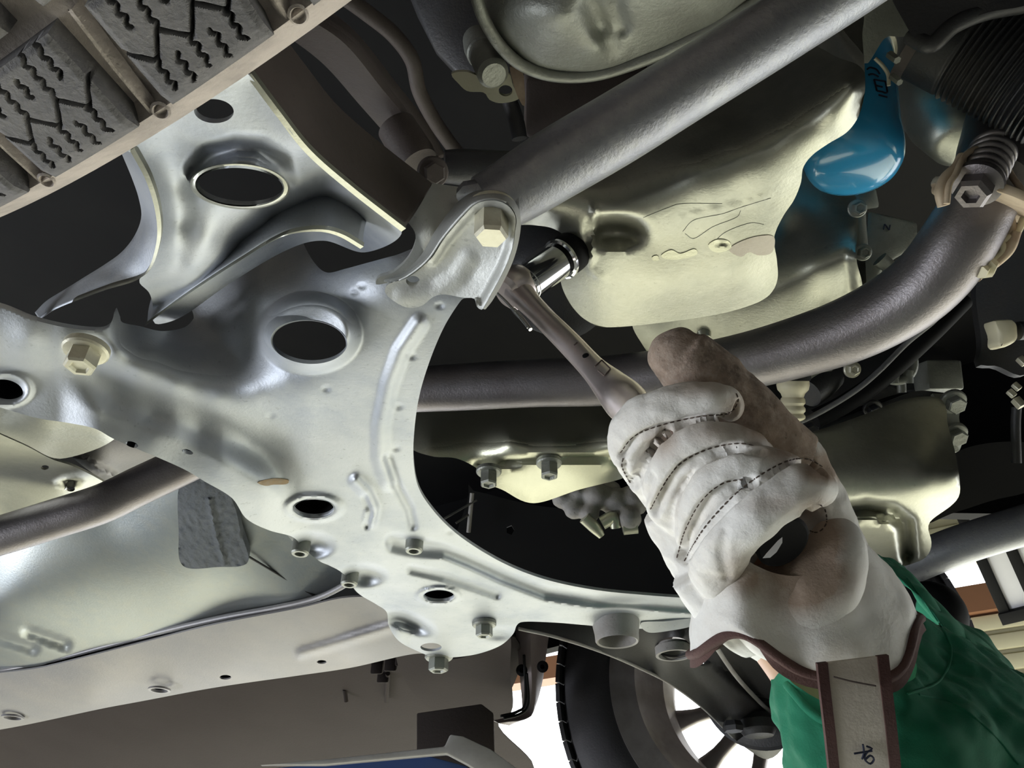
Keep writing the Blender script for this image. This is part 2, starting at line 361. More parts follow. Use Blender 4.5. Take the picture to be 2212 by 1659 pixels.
# ---------------------------------------------------------------- car body above the chassis
car = thing('car_body', 'raised car body with dark engine bay and wheel arch above the chassis parts', 'car', Q(0, .7, .9))
qbox('bay_roof', -2.6, 1.35, -.55, 1.6, 1.0, 1.04, 'blackp', car)
prism('wing_panel', [Q(-2.6, 1.56, .52), Q(-.95, 1.56, .545), Q(-.60, 1.56, .57), Q(-.45, 1.56, .66), Q(-.2, 1.56, .72), Q(.05, 1.56, .70), Q(.2, 1.56, .66), Q(1.35, 1.56, .66), Q(1.35, 1.56, 1.0), Q(-2.6, 1.56, 1.0)], LAT*.03, 'blackp', car)
qbox('bumper_panel', 1.3, 1.35, -.55, 1.6, .50, 1.0, 'blackp', car)
qbox('near_wing_panel', -2.6, 1.35, -.6, -.55, .30, 1.0, 'blackp', car)
qbox('bulkhead', -2.6, -2.55, -.55, 1.6, .45, 1.0, 'blackp', car)
# ---------------------------------------------------------------- underfloor
zfl = tps([(-60,1240,.47),(0,1300,.435),(200,1200,.46),(430,1060,.49),(560,1150,.47),(740,1250,.44),(300,1320,.425),(0,1430,.415),(500,1330,.42),(640,1300,.418),(150,1260,.44),(420,1250,.44),(240,1120,.49),(620,1200,.455)])
flo = thing('floor_pan', 'painted grey floor panel sloping down behind the long lower pipe', 'car part', Z(300, 1250, .44))
def zfl2(X, Y): return zfl(X, Y)+.006*bump(dline(X, Y, [(-10,1375),(70,1400)]), 18)+.006*bump(dline(X, Y, [(60,1365),(140,1392)]), 18)
sheet('panel', [(-80,1150),(150,1100),(420,990),(600,1060),(800,1210),(800,1300),(700,1300),(640,1318),(450,1352),(200,1400),(-80,1465)], zfun(zfl2), 'floorp', flo, grid=8)
zin = lambda X, Y: zfl2(X, Y)-.004-.0011*rng.rand(len(X))-.002*bump(dline(X, Y, [(452,1080),(465,1150),(485,1220)]), 6)
sheet('undercoat_patch', [(392,1040),(470,1030),(505,1090),(520,1150),(535,1215),(470,1225),(395,1222),(386,1150)], zfun(lambda X, Y: zin(X, Y)-.006), 'insul', flo, grid=5, thick=.012)
tube('seam_flange', [Z(-60,1462,.409), Z(100,1428,.411), Z(300,1376,.413), Z(460,1338,.414), Z(600,1312,.413), Z(690,1290,.415), Z(760,1255,.42)], [.0045]*7, 'rail', flo, 8, 60)
for (a, b) in [((508,1185),(700,1300))]:
    tube('panel_seam', [Z(a[0], a[1], .455), Z((a[0]+b[0])/2, (a[1]+b[1])/2, .44), Z(b[0], b[1], .418)], [.0016]*3, 'dark', flo, 6, 20)
sl = thing('side_rail', 'long grey box rail with drain holes below the floor panel', 'car part', Z(300, 1450, .40))
zr = tps([(-60,1480,.40),(0,1450,.405),(300,1385,.405),(640,1315,.405),(800,1320,.40),(-60,1560,.372),(200,1500,.375),(500,1440,.378),(760,1395,.38),(-60,1600,.371),(200,1545,.372),(460,1490,.374),(760,1430,.376),(940,1400,.37),(860,1300,.40),(930,1340,.39)], .5)
def zr2(X, Y): return zr(X, Y)-.004*bump(dline(X, Y, [(650,1412),(720,1392),(770,1376),(850,1352)]), 16)
holes = [[(x+a*w, y+b*h) for a, b in ((1,0),(.7,.7),(0,1),(-.7,.7),(-1,0),(-.7,-.7),(0,-1),(.7,-.7))] for x, y, w, h in ((345,1488,14,6),(487,1463,13,5),(695,1430,11,4),(28,1548,16,6))]
sheet('rail_panel', [(-80,1475),(100,1440),(300,1390),(460,1350),(640,1315),(760,1290),(900,1300),(1000,1340),(980,1420),(900,1412),(760,1442),(640,1460),(460,1486),(250,1525),(-80,1582)], zfun(zr2), 'rail', sl, holes, 7, hs=4)
for x, y, w in ((345,1488,22),(28,1548,24)): collar('boss', Z(x, y, .3735), -UP, R_(w*.75, 1.4), R_(w, 1.4), .003, 'rail', sl, 24)
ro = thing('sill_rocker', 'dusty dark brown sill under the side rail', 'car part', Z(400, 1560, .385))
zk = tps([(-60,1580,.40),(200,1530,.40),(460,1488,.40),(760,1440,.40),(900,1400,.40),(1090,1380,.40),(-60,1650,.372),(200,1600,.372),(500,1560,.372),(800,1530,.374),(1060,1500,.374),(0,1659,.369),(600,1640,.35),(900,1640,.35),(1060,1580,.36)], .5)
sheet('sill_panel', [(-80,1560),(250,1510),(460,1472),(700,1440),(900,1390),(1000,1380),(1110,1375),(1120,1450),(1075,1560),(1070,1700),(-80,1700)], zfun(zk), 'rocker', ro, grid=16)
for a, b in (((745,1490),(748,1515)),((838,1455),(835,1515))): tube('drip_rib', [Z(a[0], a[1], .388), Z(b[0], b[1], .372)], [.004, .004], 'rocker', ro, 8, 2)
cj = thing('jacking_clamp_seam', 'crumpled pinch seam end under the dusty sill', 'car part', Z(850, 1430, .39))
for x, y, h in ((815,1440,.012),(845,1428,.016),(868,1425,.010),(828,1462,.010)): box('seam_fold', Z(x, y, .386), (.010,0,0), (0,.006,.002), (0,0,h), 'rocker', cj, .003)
# heat shield bulge, tunnel panel and slot on the left
hsd = thing('tank_shield', 'pale rounded metal shield bulging below the subframe, left edge', 'shield', Z(60, 950, .36))
zh = tps([(-60,850,.36),(0,900,.36),(100,930,.35),(240,920,.352),(200,965,.362),(120,985,.372),(0,960,.36),(-60,950,.36),(0,1000,.372),(60,990,.37),(260,900,.36)])
sheet('shield_panel', [(-80,830),(120,860),(280,900),(262,935),(220,965),(150,988),(110,988),(60,962),(0,935),(-80,900)], zfun(zh), 'pan', hsd, grid=12)
tp = thing('tunnel_plate', 'cream floor plate with small round holes above the long lower pipe', 'car part', Z(60, 1040, .43))
zt = tps([(-60,900,.40),(0,950,.41),(100,1000,.425),(150,1050,.43),(200,1080,.45),(0,1090,.44),(-60,1110,.44),(60,1130,.44)])
def zt2(X, Y): return zt(X, Y)+.010*bump(np.hypot((X-150)/38., (Y-1040)/16.), 1.0)
sheet('plate', [(-80,900),(0,938),(60,965),(112,992),(160,1008),(222,1040),(232,1056),(170,1075),(100,1130),(-80,1160)], zfun(zt2), 'pan', tp, [[(x+9*math.cos(t), y+5*math.sin(t)) for t in np.arange(0, 6.2, .7)] for x, y in ((97,1010),(153,1057),)], 10, hs=3)
tr = thing('tunnel_rail', 'grey ribbed rail beside the dark slot behind the long lower pipe', 'car part', Z(260, 1000, .47))
zs = tps([(150,960,.47),(300,940,.47),(330,1000,.475),(240,1050,.48),(200,1000,.462),(300,1060,.475)])
def zs2(X, Y): return zs(X, Y)-.008*bump(dline(X, Y, [(165,985),(250,1035)]), 14)
sheet('rail_sheet', [(148,978),(190,955),(300,930),(400,980),(400,1040),(300,1075),(236,1046)], zfun(zs2), 'rail', tr, grid=9)
# ---------------------------------------------------------------- lift arm
la = thing('lift_arm', 'blue two-post lift arm with worn bare metal edge, bottom of view', 'lift arm', Z(800, 1640, .30))
def LP(px, py, z): return Z(px, py, z)
prism('arm_beam', [P(380,1720,1.0), P(470,1668,1.0), P(700,1649,1.0), P(918,1630,1.0), P(1010,1655,1.0), P(1060,1720,1.0)], Vector((.0,.06,.0)), 'liftblue', la, .003)
prism('edge_bar', [P(560,1652,.985), P(700,1640,.985), P(960,1612,.985), P(972,1586,.985), P(1000,1590,.985), P(1060,1618,.985), P(1200,1720,.985), P(1110,1720,.985), P(1010,1652,.985), P(965,1628,.985), P(700,1652,.985)], Vector((0,.012,.0)), 'liftgrey', la, .002)
# ---------------------------------------------------------------- far wheel
WC = P(1640, 1470, 1.22); 
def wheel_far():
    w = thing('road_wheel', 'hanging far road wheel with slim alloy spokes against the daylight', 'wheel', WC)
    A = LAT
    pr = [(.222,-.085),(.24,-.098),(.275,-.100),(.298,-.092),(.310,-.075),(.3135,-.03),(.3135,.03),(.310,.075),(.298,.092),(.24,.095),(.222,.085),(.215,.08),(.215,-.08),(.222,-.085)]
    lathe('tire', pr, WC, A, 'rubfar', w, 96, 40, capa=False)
    for k in range(64):
        t = 2*math.pi*k/64; e = FWD*math.cos(t)+UP*math.sin(t); n = -FWD*math.sin(t)+UP*math.cos(t)
        v, f = boxg(WC+e*.312-A*.078, e*.0035, n*.0143, A*.016); mk('tread_lug', v, f, 'rubfar', w)
    pr = [(.221,-.088),(.224,-.080),(.214,-.074),(.196,-.070),(.190,-.040),(.186,-.036),(.178,.0),(.176,.05),(.190,.07),(.221,.082),(.221,.088),(.168,.085),(.160,.05),(.160,-.0),(.178,-.034),(.184,-.07),(.206,-.080),(.221,-.088)]
    lathe('rim', pr, WC, A, 'rim', w, 96, 25, capa=False)
    for k in range(12):
        t = 2*math.pi*(k+.35)/12; e = FWD*math.cos(t)+UP*math.sin(t); n = -FWD*math.sin(t)+UP*math.cos(t)
        rows = []
        for r, ww, h in ((.045,.016,.07),(.09,.012,.075),(.13,.011,.072),(.165,.018,.066)):
            c = WC+e*r+A*h; rows.append([c-n*ww, c-n*ww*.7-A*.012, c+n*ww*.7-A*.012, c+n*ww, c+n*ww*.6+A*.01, c-n*ww*.6+A*.01])
        loft('spoke', rows, 12, 8, 'rim', w, True, caps=True)
    lathe('hub', [(.0,.05),(.06,.05),(.065,.06),(.06,.085),(0,.09)], WC, A, 'rim', w, 40)
wheel_far()
BC = P(1640, 1478, 1.16)
bd = thing('brake_disc', 'dark brake disc and dust shield inside the far wheel', 'brake', BC)
lathe('dust_shield', [(.0,-.012),(.055,-.014),(.07,-.004),(.088,0),(.092,.004),(.088,.008),(0,.01)], BC, LAT, 'dark', bd, 64, 30)
lathe('disc', [(.0,.018),(.086,.018),(.086,.03),(0,.032)], BC, LAT, 'brown', bd, 64, 30)
kn = thing('ball_joint', 'dark ball joint and nut at the outer end of the far control arm', 'car part', P(1640, 1580, 1.08))
lathe('socket', [(0,0),(.02,0),(.026,.008),(.026,.02),(.018,.03),(0,.032)], P(1640,1590,1.08), UP, 'dark', kn, 28)
lathe('nut', [(0,0),(.013,0),(.015,.006),(.012,.013),(0,.014)], P(1585,1580,1.06), UP, 'dark', kn, 6, 25)
# far control arm
fa = thing('far_control_arm', 'dark pressed control arm running to the far wheel, round hole in it', 'control arm', Z(1300, 1420, .30))
zfa = tps([(1120,1340,.315),(1200,1345,.315),(1400,1345,.32),(1550,1370,.325),(1700,1450,.31),(1140,1362,.298),(1330,1420,.29),(1500,1505,.272),(1590,1590,.262),(1400,1420,.30),(1520,1440,.30),(1600,1480,.295),(1450,1400,.298),(1660,1590,.27),(1330,1385,.305)], .4)
def zfa2(X, Y): return zfa(X, Y)-.007*bump(dline(X, Y, [(1480,1380),(1530,1450),(1600,1520)]), 40)+.006*bump(dline(X, Y, [(1560,1440),(1660,1530)]), 18)
h1 = [(1455+37*math.cos(t), 1398+22*math.sin(t)) for t in np.arange(0, 6.28, .4)]
h2 = [(1522+14*math.cos(t), 1432+7*math.sin(t)) for t in np.arange(0, 6.28, .6)]
sheet('arm_panel', [(1105,1352),(1130,1330),(1300,1320),(1560,1325),(1700,1380),(1730,1500),(1700,1600),(1660,1640),(1610,1615),(1575,1585),(1520,1530),(1450,1478),(1380,1442),(1300,1408),(1220,1380),(1160,1362)], zfun(zfa2), 'armdk', fa, [h1, h2], 11, .003, hs=5)
tube('flange_edge', [Z(1120,1358,.299), Z(1200,1376,.296), Z(1300,1408,.2925), Z(1380,1442,.288), Z(1450,1478,.280), Z(1520,1530,.270), Z(1583,1592,.2615)], [.002]*7, 'subdk', fa, 8, 60)
tube('rib_edge', [Z(1545,1395,.296), Z(1590,1460,.292), Z(1640,1515,.288), Z(1700,1570,.282)], [.003]*4, 'subdk', fa, 8, 40)
v, f = latheg([(.0225,0),(.0225,-.010),(.019,-.010),(.019,.004)], Z(1455,1398,.302), UP, 40, capa=False); fixn(mk('hole_collar', v, f, 'subdk', fa))
lpp = thing('rear_exhaust_pipe', 'brown grey exhaust pipe passing under the floor pan at the left edge', 'pipe', P(200, 1100, .86))
tube('pipe', [P(-80,1178,.86), P(0,1157,.86), P(120,1120,.86), (P(220,1088,.86)), P(300,1050,.87), P(420,993,.88), P(560,920,.90)], [R_(43,.86)]*7, 'pipe', lpp, 36, 90)
bt = thing('rubber_boot', 'ribbed black rubber boot above the far control arm beside the glove cuff', 'boot', P(1650, 1420, 1.0))
lathe('bellows', [(.012+.016*(i/14)+(.004 if i % 2 else 0), i*.008) for i in range(15)], P(1600,1405,1.03), (LAT*.9-UP*.1), 'blackp', bt, 28, 60)
# inner wing liner bracket
lb = thing('liner_bracket', 'slotted pinkish grey bracket hanging beside the far tire', 'bracket', Z(1150, 1500, .33))
D1 = 1.22
def DP(x, y, d=D1): return P(x, y, d)
loft('bracket_plate', [[DP(1112,1340), DP(1122,1450), DP(1128,1535), DP(1115,1545,1.21), DP(1065,1556,1.2)], [DP(1150,1340,1.2), DP(1150,1450,1.2), DP(1152,1530,1.2), DP(1135,1552,1.19), DP(1080,1562,1.18)], [DP(1190,1340,1.25), DP(1182,1400,1.25), DP(1170,1480,1.25), DP(1148,1540,1.23), DP(1100,1566,1.2)]], 40, 10, 'liner', lb, thick=.004, back=(0,1,0))
for x, y0, y1 in ((1132,1415,1515),(1138,1455,1520)): tube('slot_rib', [DP(x,y0,1.188), DP(x+3,y1,1.188), DP(x-14,y1+22,1.185), DP(x-50,y1+32,1.17)], [.0022]*4, 'blackp', lb, 8, 24)
for x, y in ((1127,1448),(1172,1440)): lathe('grommet', [(.007,0),(.009,.003),(.004,.004),(.003,0)], DP(x, y, 1.195), Vector((0,-1,-.3)), 'blackp', lb, 16)
bx_ = thing('inner_wing_box', 'dark boxed corner between the sill and the slotted bracket', 'car part', Z(1070, 1480, .36))
zw = tps([(900,1420,.375),(1000,1400,.37),(1090,1400,.37),(1110,1370,.37),(900,1480,.36),(1040,1470,.355),(1100,1470,.35),(1110,1540,.335),(1060,1555,.335),(960,1540,.345)])
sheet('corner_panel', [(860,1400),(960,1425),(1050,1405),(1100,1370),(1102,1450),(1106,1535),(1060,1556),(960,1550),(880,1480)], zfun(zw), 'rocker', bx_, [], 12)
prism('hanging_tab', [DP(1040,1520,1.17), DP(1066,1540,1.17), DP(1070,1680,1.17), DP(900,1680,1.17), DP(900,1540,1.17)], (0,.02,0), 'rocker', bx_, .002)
# ---------------------------------------------------------------- subframe
sub = thing('subframe', 'large light grey pressed steel subframe with oval holes across the middle', 'subframe', Z(640, 950, .30))
sub_out = [(-80,650),(0,663),(70,690),(140,707),(205,714),(232,708),(243,690),(248,672),(256,690),(262,704),(300,712),(345,722),(390,716),(412,700),(418,680),(400,640),(395,600),(430,560),(500,520),(580,490),(635,488),(655,535),(678,575),(705,596),(745,588),(790,576),(850,560),(930,540),(1000,600),(1010,640),
 (995,650),(960,705),(930,775),(907,850),(896,920),(893,990),(903,1050),(932,1098),(978,1146),(1040,1190),(1110,1227),(1190,1255),(1290,1275),(1400,1286),(1500,1293),(1600,1300),(1660,1320),(1640,1350),(1560,1352),(1500,1346),(1450,1352),(1400,1358),(1330,1356),(1260,1350),(1200,1345),(1135,1343),(1117,1350),(1108,1370),(1080,1395),(1030,1413),(978,1420),(940,1420),(905,1408),(862,1385),(840,1352),(835,1322),(812,1305),(772,1280),(742,1240),(712,1222),(690,1212),(655,1184),(632,1160),(580,1145),(532,1120),(500,1075),(442,1040),(400,1015),(345,990),(250,950),(205,926),(150,914),(80,903),(0,880),(-80,855)]
def ell(x, y, a, b, rot=0, n=28):
    c, s = math.cos(rot), math.sin(rot)
    return [(x+a*math.cos(t)*c-b*math.sin(t)*s, y+a*math.cos(t)*s+b*math.sin(t)*c) for t in np.arange(n)*2*math.pi/n]
zs_ = tps([(-60,655,.312),(0,665,.311),(120,705,.309),(215,716,.306),(-60,700,.303),(60,730,.302),(0,760,.304),(120,800,.305),(100,860,.297),(0,850,.299),(190,760,.302),(260,760,.300),(248,680,.318),
 (300,800,.297),(380,835,.296),(470,862,.296),(560,850,.297),(620,820,.300),
 (300,730,.330),(340,760,.315),(400,790,.312),(480,810,.311),(350,722,.345),(415,690,.375),(440,740,.345),(520,770,.330),
 (430,600,.400),(480,560,.410),(470,660,.375),(520,700,.350),
 (560,560,.378),(560,640,.345),(570,720,.325),(580,780,.310),(620,520,.40),(650,500,.405),(660,600,.355),(700,650,.327),(720,600,.335),(740,660,.318),(770,700,.309),(640,800,.306),(740,790,.302),
 (780,590,.322),(850,570,.322),(930,550,.325),(820,640,.309),(900,660,.306),(980,650,.306),
 (250,870,.305),(330,900,.305),(430,930,.304),(540,960,.303),(600,1010,.301),(250,830,.304),
 (150,910,.291),(0,875,.292),(250,945,.290),(400,1010,.290),(500,1070,.290),(330,950,.2925),(480,1010,.2935),(560,1060,.294),(540,1120,.290),
 (700,900,.302),(700,1000,.300),(620,1100,.296),(620,940,.304),(800,850,.300),(800,960,.2985),(860,800,.299),(880,950,.298),(860,1080,.297),(960,1120,.297),(950,700,.304),
 (640,1170,.293),(740,1230,.292),(900,1290,.294),(1000,1250,.296),(1100,1300,.296),(1250,1265,.297),(1400,1290,.297),(1600,1310,.297),(1250,1320,.293),(1400,1340,.296),(1600,1345,.297),(1120,1330,.294),
 (850,1330,.300),(950,1330,.291),(1000,1400,.288),(940,1410,.288),(1060,1390,.290)], 3)
def dimple(X, Y, x, y, a, b, z, rot=0):
    c, s = math.cos(rot), math.sin(rot); u = ((X-x)*c+(Y-y)*s)/a; v = (-(X-x)*s+(Y-y)*c)/b
    return z*bump(np.hypot(u, v), 1.0)
def zsub(X, Y):
    z = zs_(X, Y)
    yl = np.interp(X, [0,150,250,380,480,570,640], [800,828,858,908,955,1010,1060]); z = z-.016*(step((Y-yl)/50., -1, 1)-.5)*step(X, 120, 220)*(1-step(X, 560, 680))
    z = z-.0035*bump(dline(X, Y, [(905,700),(865,760),(840,830),(822,920),(822,990),(838,1040)]), 26)      # long raised bead along the arch
    z = z+.0030*bump(dline(X, Y, [(838,990),(858,1050),(885,1100),(892,1135)]), 15)
    z = z-.0045*bump(dline(X, Y, [(768,1040),(790,1062),(805,1095),(800,1125)]), 20)+.004*bump(dline(X, Y, [(788,1075),(800,1105),(793,1135)]), 11)
    z = z+.0060*bump(dline(X, Y, [(850,1172),(905,1182),(960,1190),(1020,1215),(1090,1247),(1180,1281),(1290,1298),(1400,1303),(1600,1318)]), 19+10*bump(np.hypot(X-880, Y-1180), 100))
    z = z+.0036*bump(dline(X, Y, [(888,1230),(960,1246),(1020,1265),(1074,1284)]), 14)
    z = z+dimple(X, Y, 672, 1178, 62, 34, .010)+dimple(X, Y, 785, 1243, 62, 30, .010)
    z = z+dimple(X, Y, 885, 1345, 70, 26, .010, .35)-dimple(X, Y, 860, 1375, 30, 40, .004)
    z = z+dimple(X, Y, 1075, 1368, 50, 20, .004)
    z = z+dimple(X, Y, 190, 752, 62, 36, .004)+dimple(X, Y, 1340, 1330, 90, 22, .003)
    r = np.hypot((X-668)/96., (Y-722)/72.); z = z-.016*bump(np.clip(r-.82, 0, 9), .42)                                            # raised neck round the big oval hole
    for x, y, a, b in ((678,1097,43,20),(948,1287,33,13),(12,842,40,26)):
        r = np.hypot((X-x)/a, (Y-y)/b); z = z-.0022*bump(np.abs(r-1.25), .42)
    for x, y in ((705,840),(585,898),(890,770),(862,878),(856,968),(848,1048),(925,1052),(972,1148),(950,660),(782,618),(765,632)):   # spot-weld dimples
        z = z+dimple(X, Y, x, y, 14, 9, .0011)
    return z
sub_h = [ell(668,738,82,48,.06), ell(678,1097,43,20), ell(948,1287,33,12), ell(10,845,40,25,.15), ell(285,960,14,6,.3), ell(405,976,13,5,.3), ell(931,1398,23,9)]
sheet('deck_panel', sub_out, zfun(zsub), 'sub', sub, sub_h, 4.2, .003, hs=3.5, ang=60)
def zp(x, y, o=0): return float(zsub(np.array([float(x)]), np.array([float(y)]))[0])-o
def S_(x, y, o=0): return Z(x, y, zp(x, y, o))
# folded lip round the big hole, ragged at one side
rows = []
for k, (sc, dz) in enumerate(((1.20,.006),(1.12,-.001),(1.06,-.006),(1.0,-.009),(.97,-.007),(.985,.012))):
    rr = []
    for (x, y) in ell(668,738,82,48,.06,36):
        X = 668+(x-668)*sc; Y = 738+(y-738)*sc-(sc-1)*55; g = .0012*math.sin(x*.17+y*.11) if 740 < X and Y < 730 else 0
        rr.append(Z(X, Y, .3085+dz+g+(738-Y)*.00009))
    rows.append(rr)
loft('hole_lip', rows, 72, 14, 'gasket' if 0 else 'sub', sub, True, ang=60)
for x, y, a, b in ((678,1099,43,20),(948,1288,33,12.5)):
    loft('hole_rim', [[S_(*p) for p in ell(x,y,a*1.05,b*1.05)], [S_(p[0],p[1],.0008) for p in ell(x,y,a*1.01,b*1.01)], [Z(p[0],p[1],zp(x-a*1.2,y)+.006) for p in ell(x,y-2,a*.99,b*.99)]], 40, 6, 'sub', sub, True)
for x, y, r in ((652,1172,21),(757,1240,20),(896,1166,21)):                    # threaded stud sleeves
    d = zp(x, y)/(SP+(829.5-y)/F_PX*CP); rr = R_(r, d); c = Z(x, y, zp(x, y)+.002)+UP*.012
    s = lathe('stud_sleeve', [(rr*1.45,-.0),(rr*1.5,-.006),(rr*1.15,-.009),(rr*.92,-.010),(rr*.92,-.022),(rr*.80,-.0235),(rr*.52,-.0235),(rr*.5,-.012)], c, UP, 'castg', sub, 32, 30)
for x, y, r, nm in ((186,770,32,0),(1046,1362,18,0),(948,1432,21,0)):
    d = zp(min(x,1050), min(y,1405))/(SP+(829.5-y)/F_PX*CP); bolt(Z(x, y-14, .299 if y < 900 else .290)+Vector((0,0,0)), (0.02,0,-1), R_(r, d), sub, 'zinc' if y < 900 else 'castg', h=R_(r, d)*1.25, ref=(1,.2,0))
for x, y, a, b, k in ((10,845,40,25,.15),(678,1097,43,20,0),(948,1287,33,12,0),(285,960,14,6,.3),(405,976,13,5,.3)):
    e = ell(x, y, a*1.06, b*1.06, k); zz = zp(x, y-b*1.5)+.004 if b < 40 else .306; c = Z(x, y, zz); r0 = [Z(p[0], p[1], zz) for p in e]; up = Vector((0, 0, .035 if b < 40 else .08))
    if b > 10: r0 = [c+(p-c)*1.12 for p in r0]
    loft('hole_shade_cup', [r0, [p+up*.5 for p in r0], [p+up for p in r0], [c+(p-c)*.05+up for p in r0]], 32, 8, 'blackp', sub, True)  # added black cups stand in for the shade inside the deck holes
sheet('rust_streak', [(556,1043),(575,1037),(600,1034),(624,1038),(618,1046),(590,1047),(575,1050)], zfun(lambda X, Y: zsub(X, Y)-.0004), 'rust', sub, [], 6, .0005)
# hanging tubular collar near the glove
v, f = latheg([(.0265,.004),(.0255,-.004),(.0240,-.012),(.0235,-.020),(.0225,-.0215),(.0205,-.0205),(.0205,.004)], Z(1330,1345,.296), UP, 48, capa=False); fixn(mk('spigot', v, f, 'subdk', sub))
sheet('lower_lip', [(1385,1345),(1440,1342),(1500,1336),(1495,1352),(1450,1362),(1400,1366)], zfun(tps([(1385,1340,.296),(1450,1362,.288),(1500,1340,.295),(1400,1366,.289),(1500,1352,.291)])), 'sub', sub, grid=6)
# ---------------------------------------------------------------- brace bracket bolted on the subframe corner
br = thing('brace_bracket', 'light grey folded brace bracket bolted where the crossbar meets the subframe', 'bracket', Z(1000, 560, .30))
zb = tps([(905,460,.308),(960,430,.304),(1035,445,.300),(1100,450,.300),(1116,480,.299),(1105,545,.294),(1075,600,.290),(1040,665,.286),(1030,640,.289),(960,640,.294),(885,665,.296),(855,655,.298),(830,625,.300),(880,590,.302),(940,540,.304),(1000,520,.304),(1020,590,.300),(930,610,.303),(1060,480,.303)], 14)
bo = [(1000,468),(1030,440),(1065,433),(1095,443),(1113,468),(1112,500),(1104,545),(1085,590),(1058,640),(1043,668),(1030,662),(1024,645),(1000,643),(960,636),(935,642),(912,660),(885,665),(858,655),(832,632),(842,612),(880,600),(930,560),(960,515)]
def zb2(X, Y):
    z = zb(X, Y); e = dline(X, Y, np.vstack([bo[-2:], bo[:1], bo[1:11]])); z = z-.0045*step(-e, -18, -4)
    return z-.0012*bump(dline(X, Y, [(870,640),(940,630),(985,600),(1010,560)]), 30)
sheet('web', bo, zfun(zb2), 'brk', br, [ell(892,607,15,11)], 6, .0028, hs=4, ang=60)
def zbb(x, y): return float(zb2(np.array([float(x)]), np.array([float(y)]))[0])
e1 = [(842,612),(880,598),(925,562),(958,515),(1000,466),(1030,439),(1065,431),(1097,441),(1115,468),(1113,500),(1105,545),(1085,592),(1058,642),(1043,668)]
e2 = [(822,606),(868,588),(910,552),(938,505),(975,455),(1012,420),(1060,410),(1100,420),(1124,455),(1124,500),(1113,550),(1094,596),(1066,646),(1049,668)]
loft('folded_flange', [[Z(x, y, zbb(x, y)-.0003) for x, y in e1], [Z(x-2, y-3, zbb(x, y)+.0005) for x, y in e1], [Z((a+c)/2, (b+d)/2, zbb(a, b)+.006) for (a, b), (c, d) in zip(e1, e2)], [Z(c, d, zbb(a, b)+.020) for (a, b), (c, d) in zip(e1, e2)]], 90, 10, 'brk', br, thick=.002, back=(0,.2,1))
bolt(Z(1062,455,.3050), (0,.12,-1), R_(34,.42), br, 'zinc', h=.0165, cup=False, ref=(1,.1,0))
tw = thing('upper_bracket_plate', 'grey curved gusset plate behind the bolted brace bracket', 'bracket', Z(930, 450, .33))
zg = tps([(850,430,.335),(870,410,.340),(930,405,.345),(1000,415,.35),(1060,420,.345),(890,470,.33),(900,510,.322),(870,550,.318),(820,590,.314),(950,470,.335),(930,530,.325),(800,610,.31),(1000,450,.335)])
sheet('gusset', [(848,440),(856,420),(880,406),(925,402),(980,408),(1030,416),(1080,430),(1060,470),(1000,480),(960,520),(930,565),(870,600),(815,615),(818,600),(850,588),(880,560),(895,530),(897,505),(885,485),(865,465)], zfun(zg), 'brk', tw, grid=7)
def edge_strip(name, pts, w, m, parent):
    loft(name, [[Z(x, y, z) for x, y, z in pts], [Z(x, y-w, z+.010) for x, y, z in pts]], 60, 4, m, parent, thick=.002)
# ---------------------------------------------------------------- near control arm
ca = thing('control_arm', 'grey pressed control arm with bright edges and round holes beside the near tire', 'control arm', Z(500, 420, .29))
zc = tps([(285,325,.268),(320,390,.268),(342,460,.270),(340,520,.274),(325,575,.280),(295,602,.284),(230,622,.292),(150,652,.305),
 (540,165,.268),(600,245,.268),(665,325,.272),(760,410,.280),(868,495,.290),
 (330,300,.272),(360,340,.283),(375,400,.296),(385,480,.303),(385,560,.306),(350,610,.312),(250,660,.33),
 (400,300,.272),(430,240,.266),(500,200,.264),(520,270,.268),(600,310,.272),(660,350,.278),(640,400,.288),(430,440,.282),(445,520,.282),(420,580,.290),(400,612,.302),
 (530,450,.288),(560,460,.300),(480,560,.300),(420,620,.318),(520,520,.325),(600,470,.335),(700,400,.34),(760,460,.345),(680,480,.348),(600,530,.338),(500,600,.345),(400,680,.36),(340,700,.37)], 9)
ca_out = [(270,320),(292,335),(318,385),(336,440),(344,480),(343,520),(330,570),(305,598),(302,612),(322,632),(330,660),(330,690),(345,700),(400,680),(500,610),(620,540),(700,520),(790,545),(868,497),(760,412),(672,338),(600,247),(536,160),(470,110),(350,180),(240,250)]
def zca(X, Y):
    z = zc(X, Y)
    z = z+.012*bump(dline(X, Y, [(425,365),(455,335),(510,318),(560,322),(600,350),(618,390)]), 34)
    return z
sheet('web', ca_out, zfun(zca), 'sub', ca, [ell(518,403,94,40,.06), ell(462,240,43,26,.05)], 7, .003, hs=5, ang=60)
def zcp(x, y): return float(zca(np.array([float(x)]), np.array([float(y)]))[0])
loft('hole_flange', [[Z(518+(x-518)*k1, 402+(y-402)*k1, .2725+dz+(402-y)*-.00002) for x, y in ell(518,402,104,48,.06,36)] for k1, dz in ((1.04,.014),(1.02,.004),(1.0,-.0010),(.965,-.0013),(.925,-.0010),(.915,.003),(.915,.022))], 72, 20, 'pan', ca, True, ang=60)
lw = [(285,322),(318,385),(336,440),(343,480),(342,520),(330,568),(303,600),(255,617),(190,640),(120,668),(85,690)]
lo = [(262,330),(285,385),(300,430),(305,470),(290,510),(262,545),(225,572),(180,600),(140,625),(100,650),(75,675)]
loft('outer_flange', [[Z(x, y, zcp(x+4, y)-.001) for x, y in lw], [Z((a+c)/2, (b+d)/2, zcp(a+4, b)+.010) for (a, b), (c, d) in zip(lw, lo)], [Z(c, d, zcp(a+4, b)+.030) for (a, b), (c, d) in zip(lw, lo)]], 70, 8, 'sub', ca, thick=.0025, back=(.5,.0,.5))
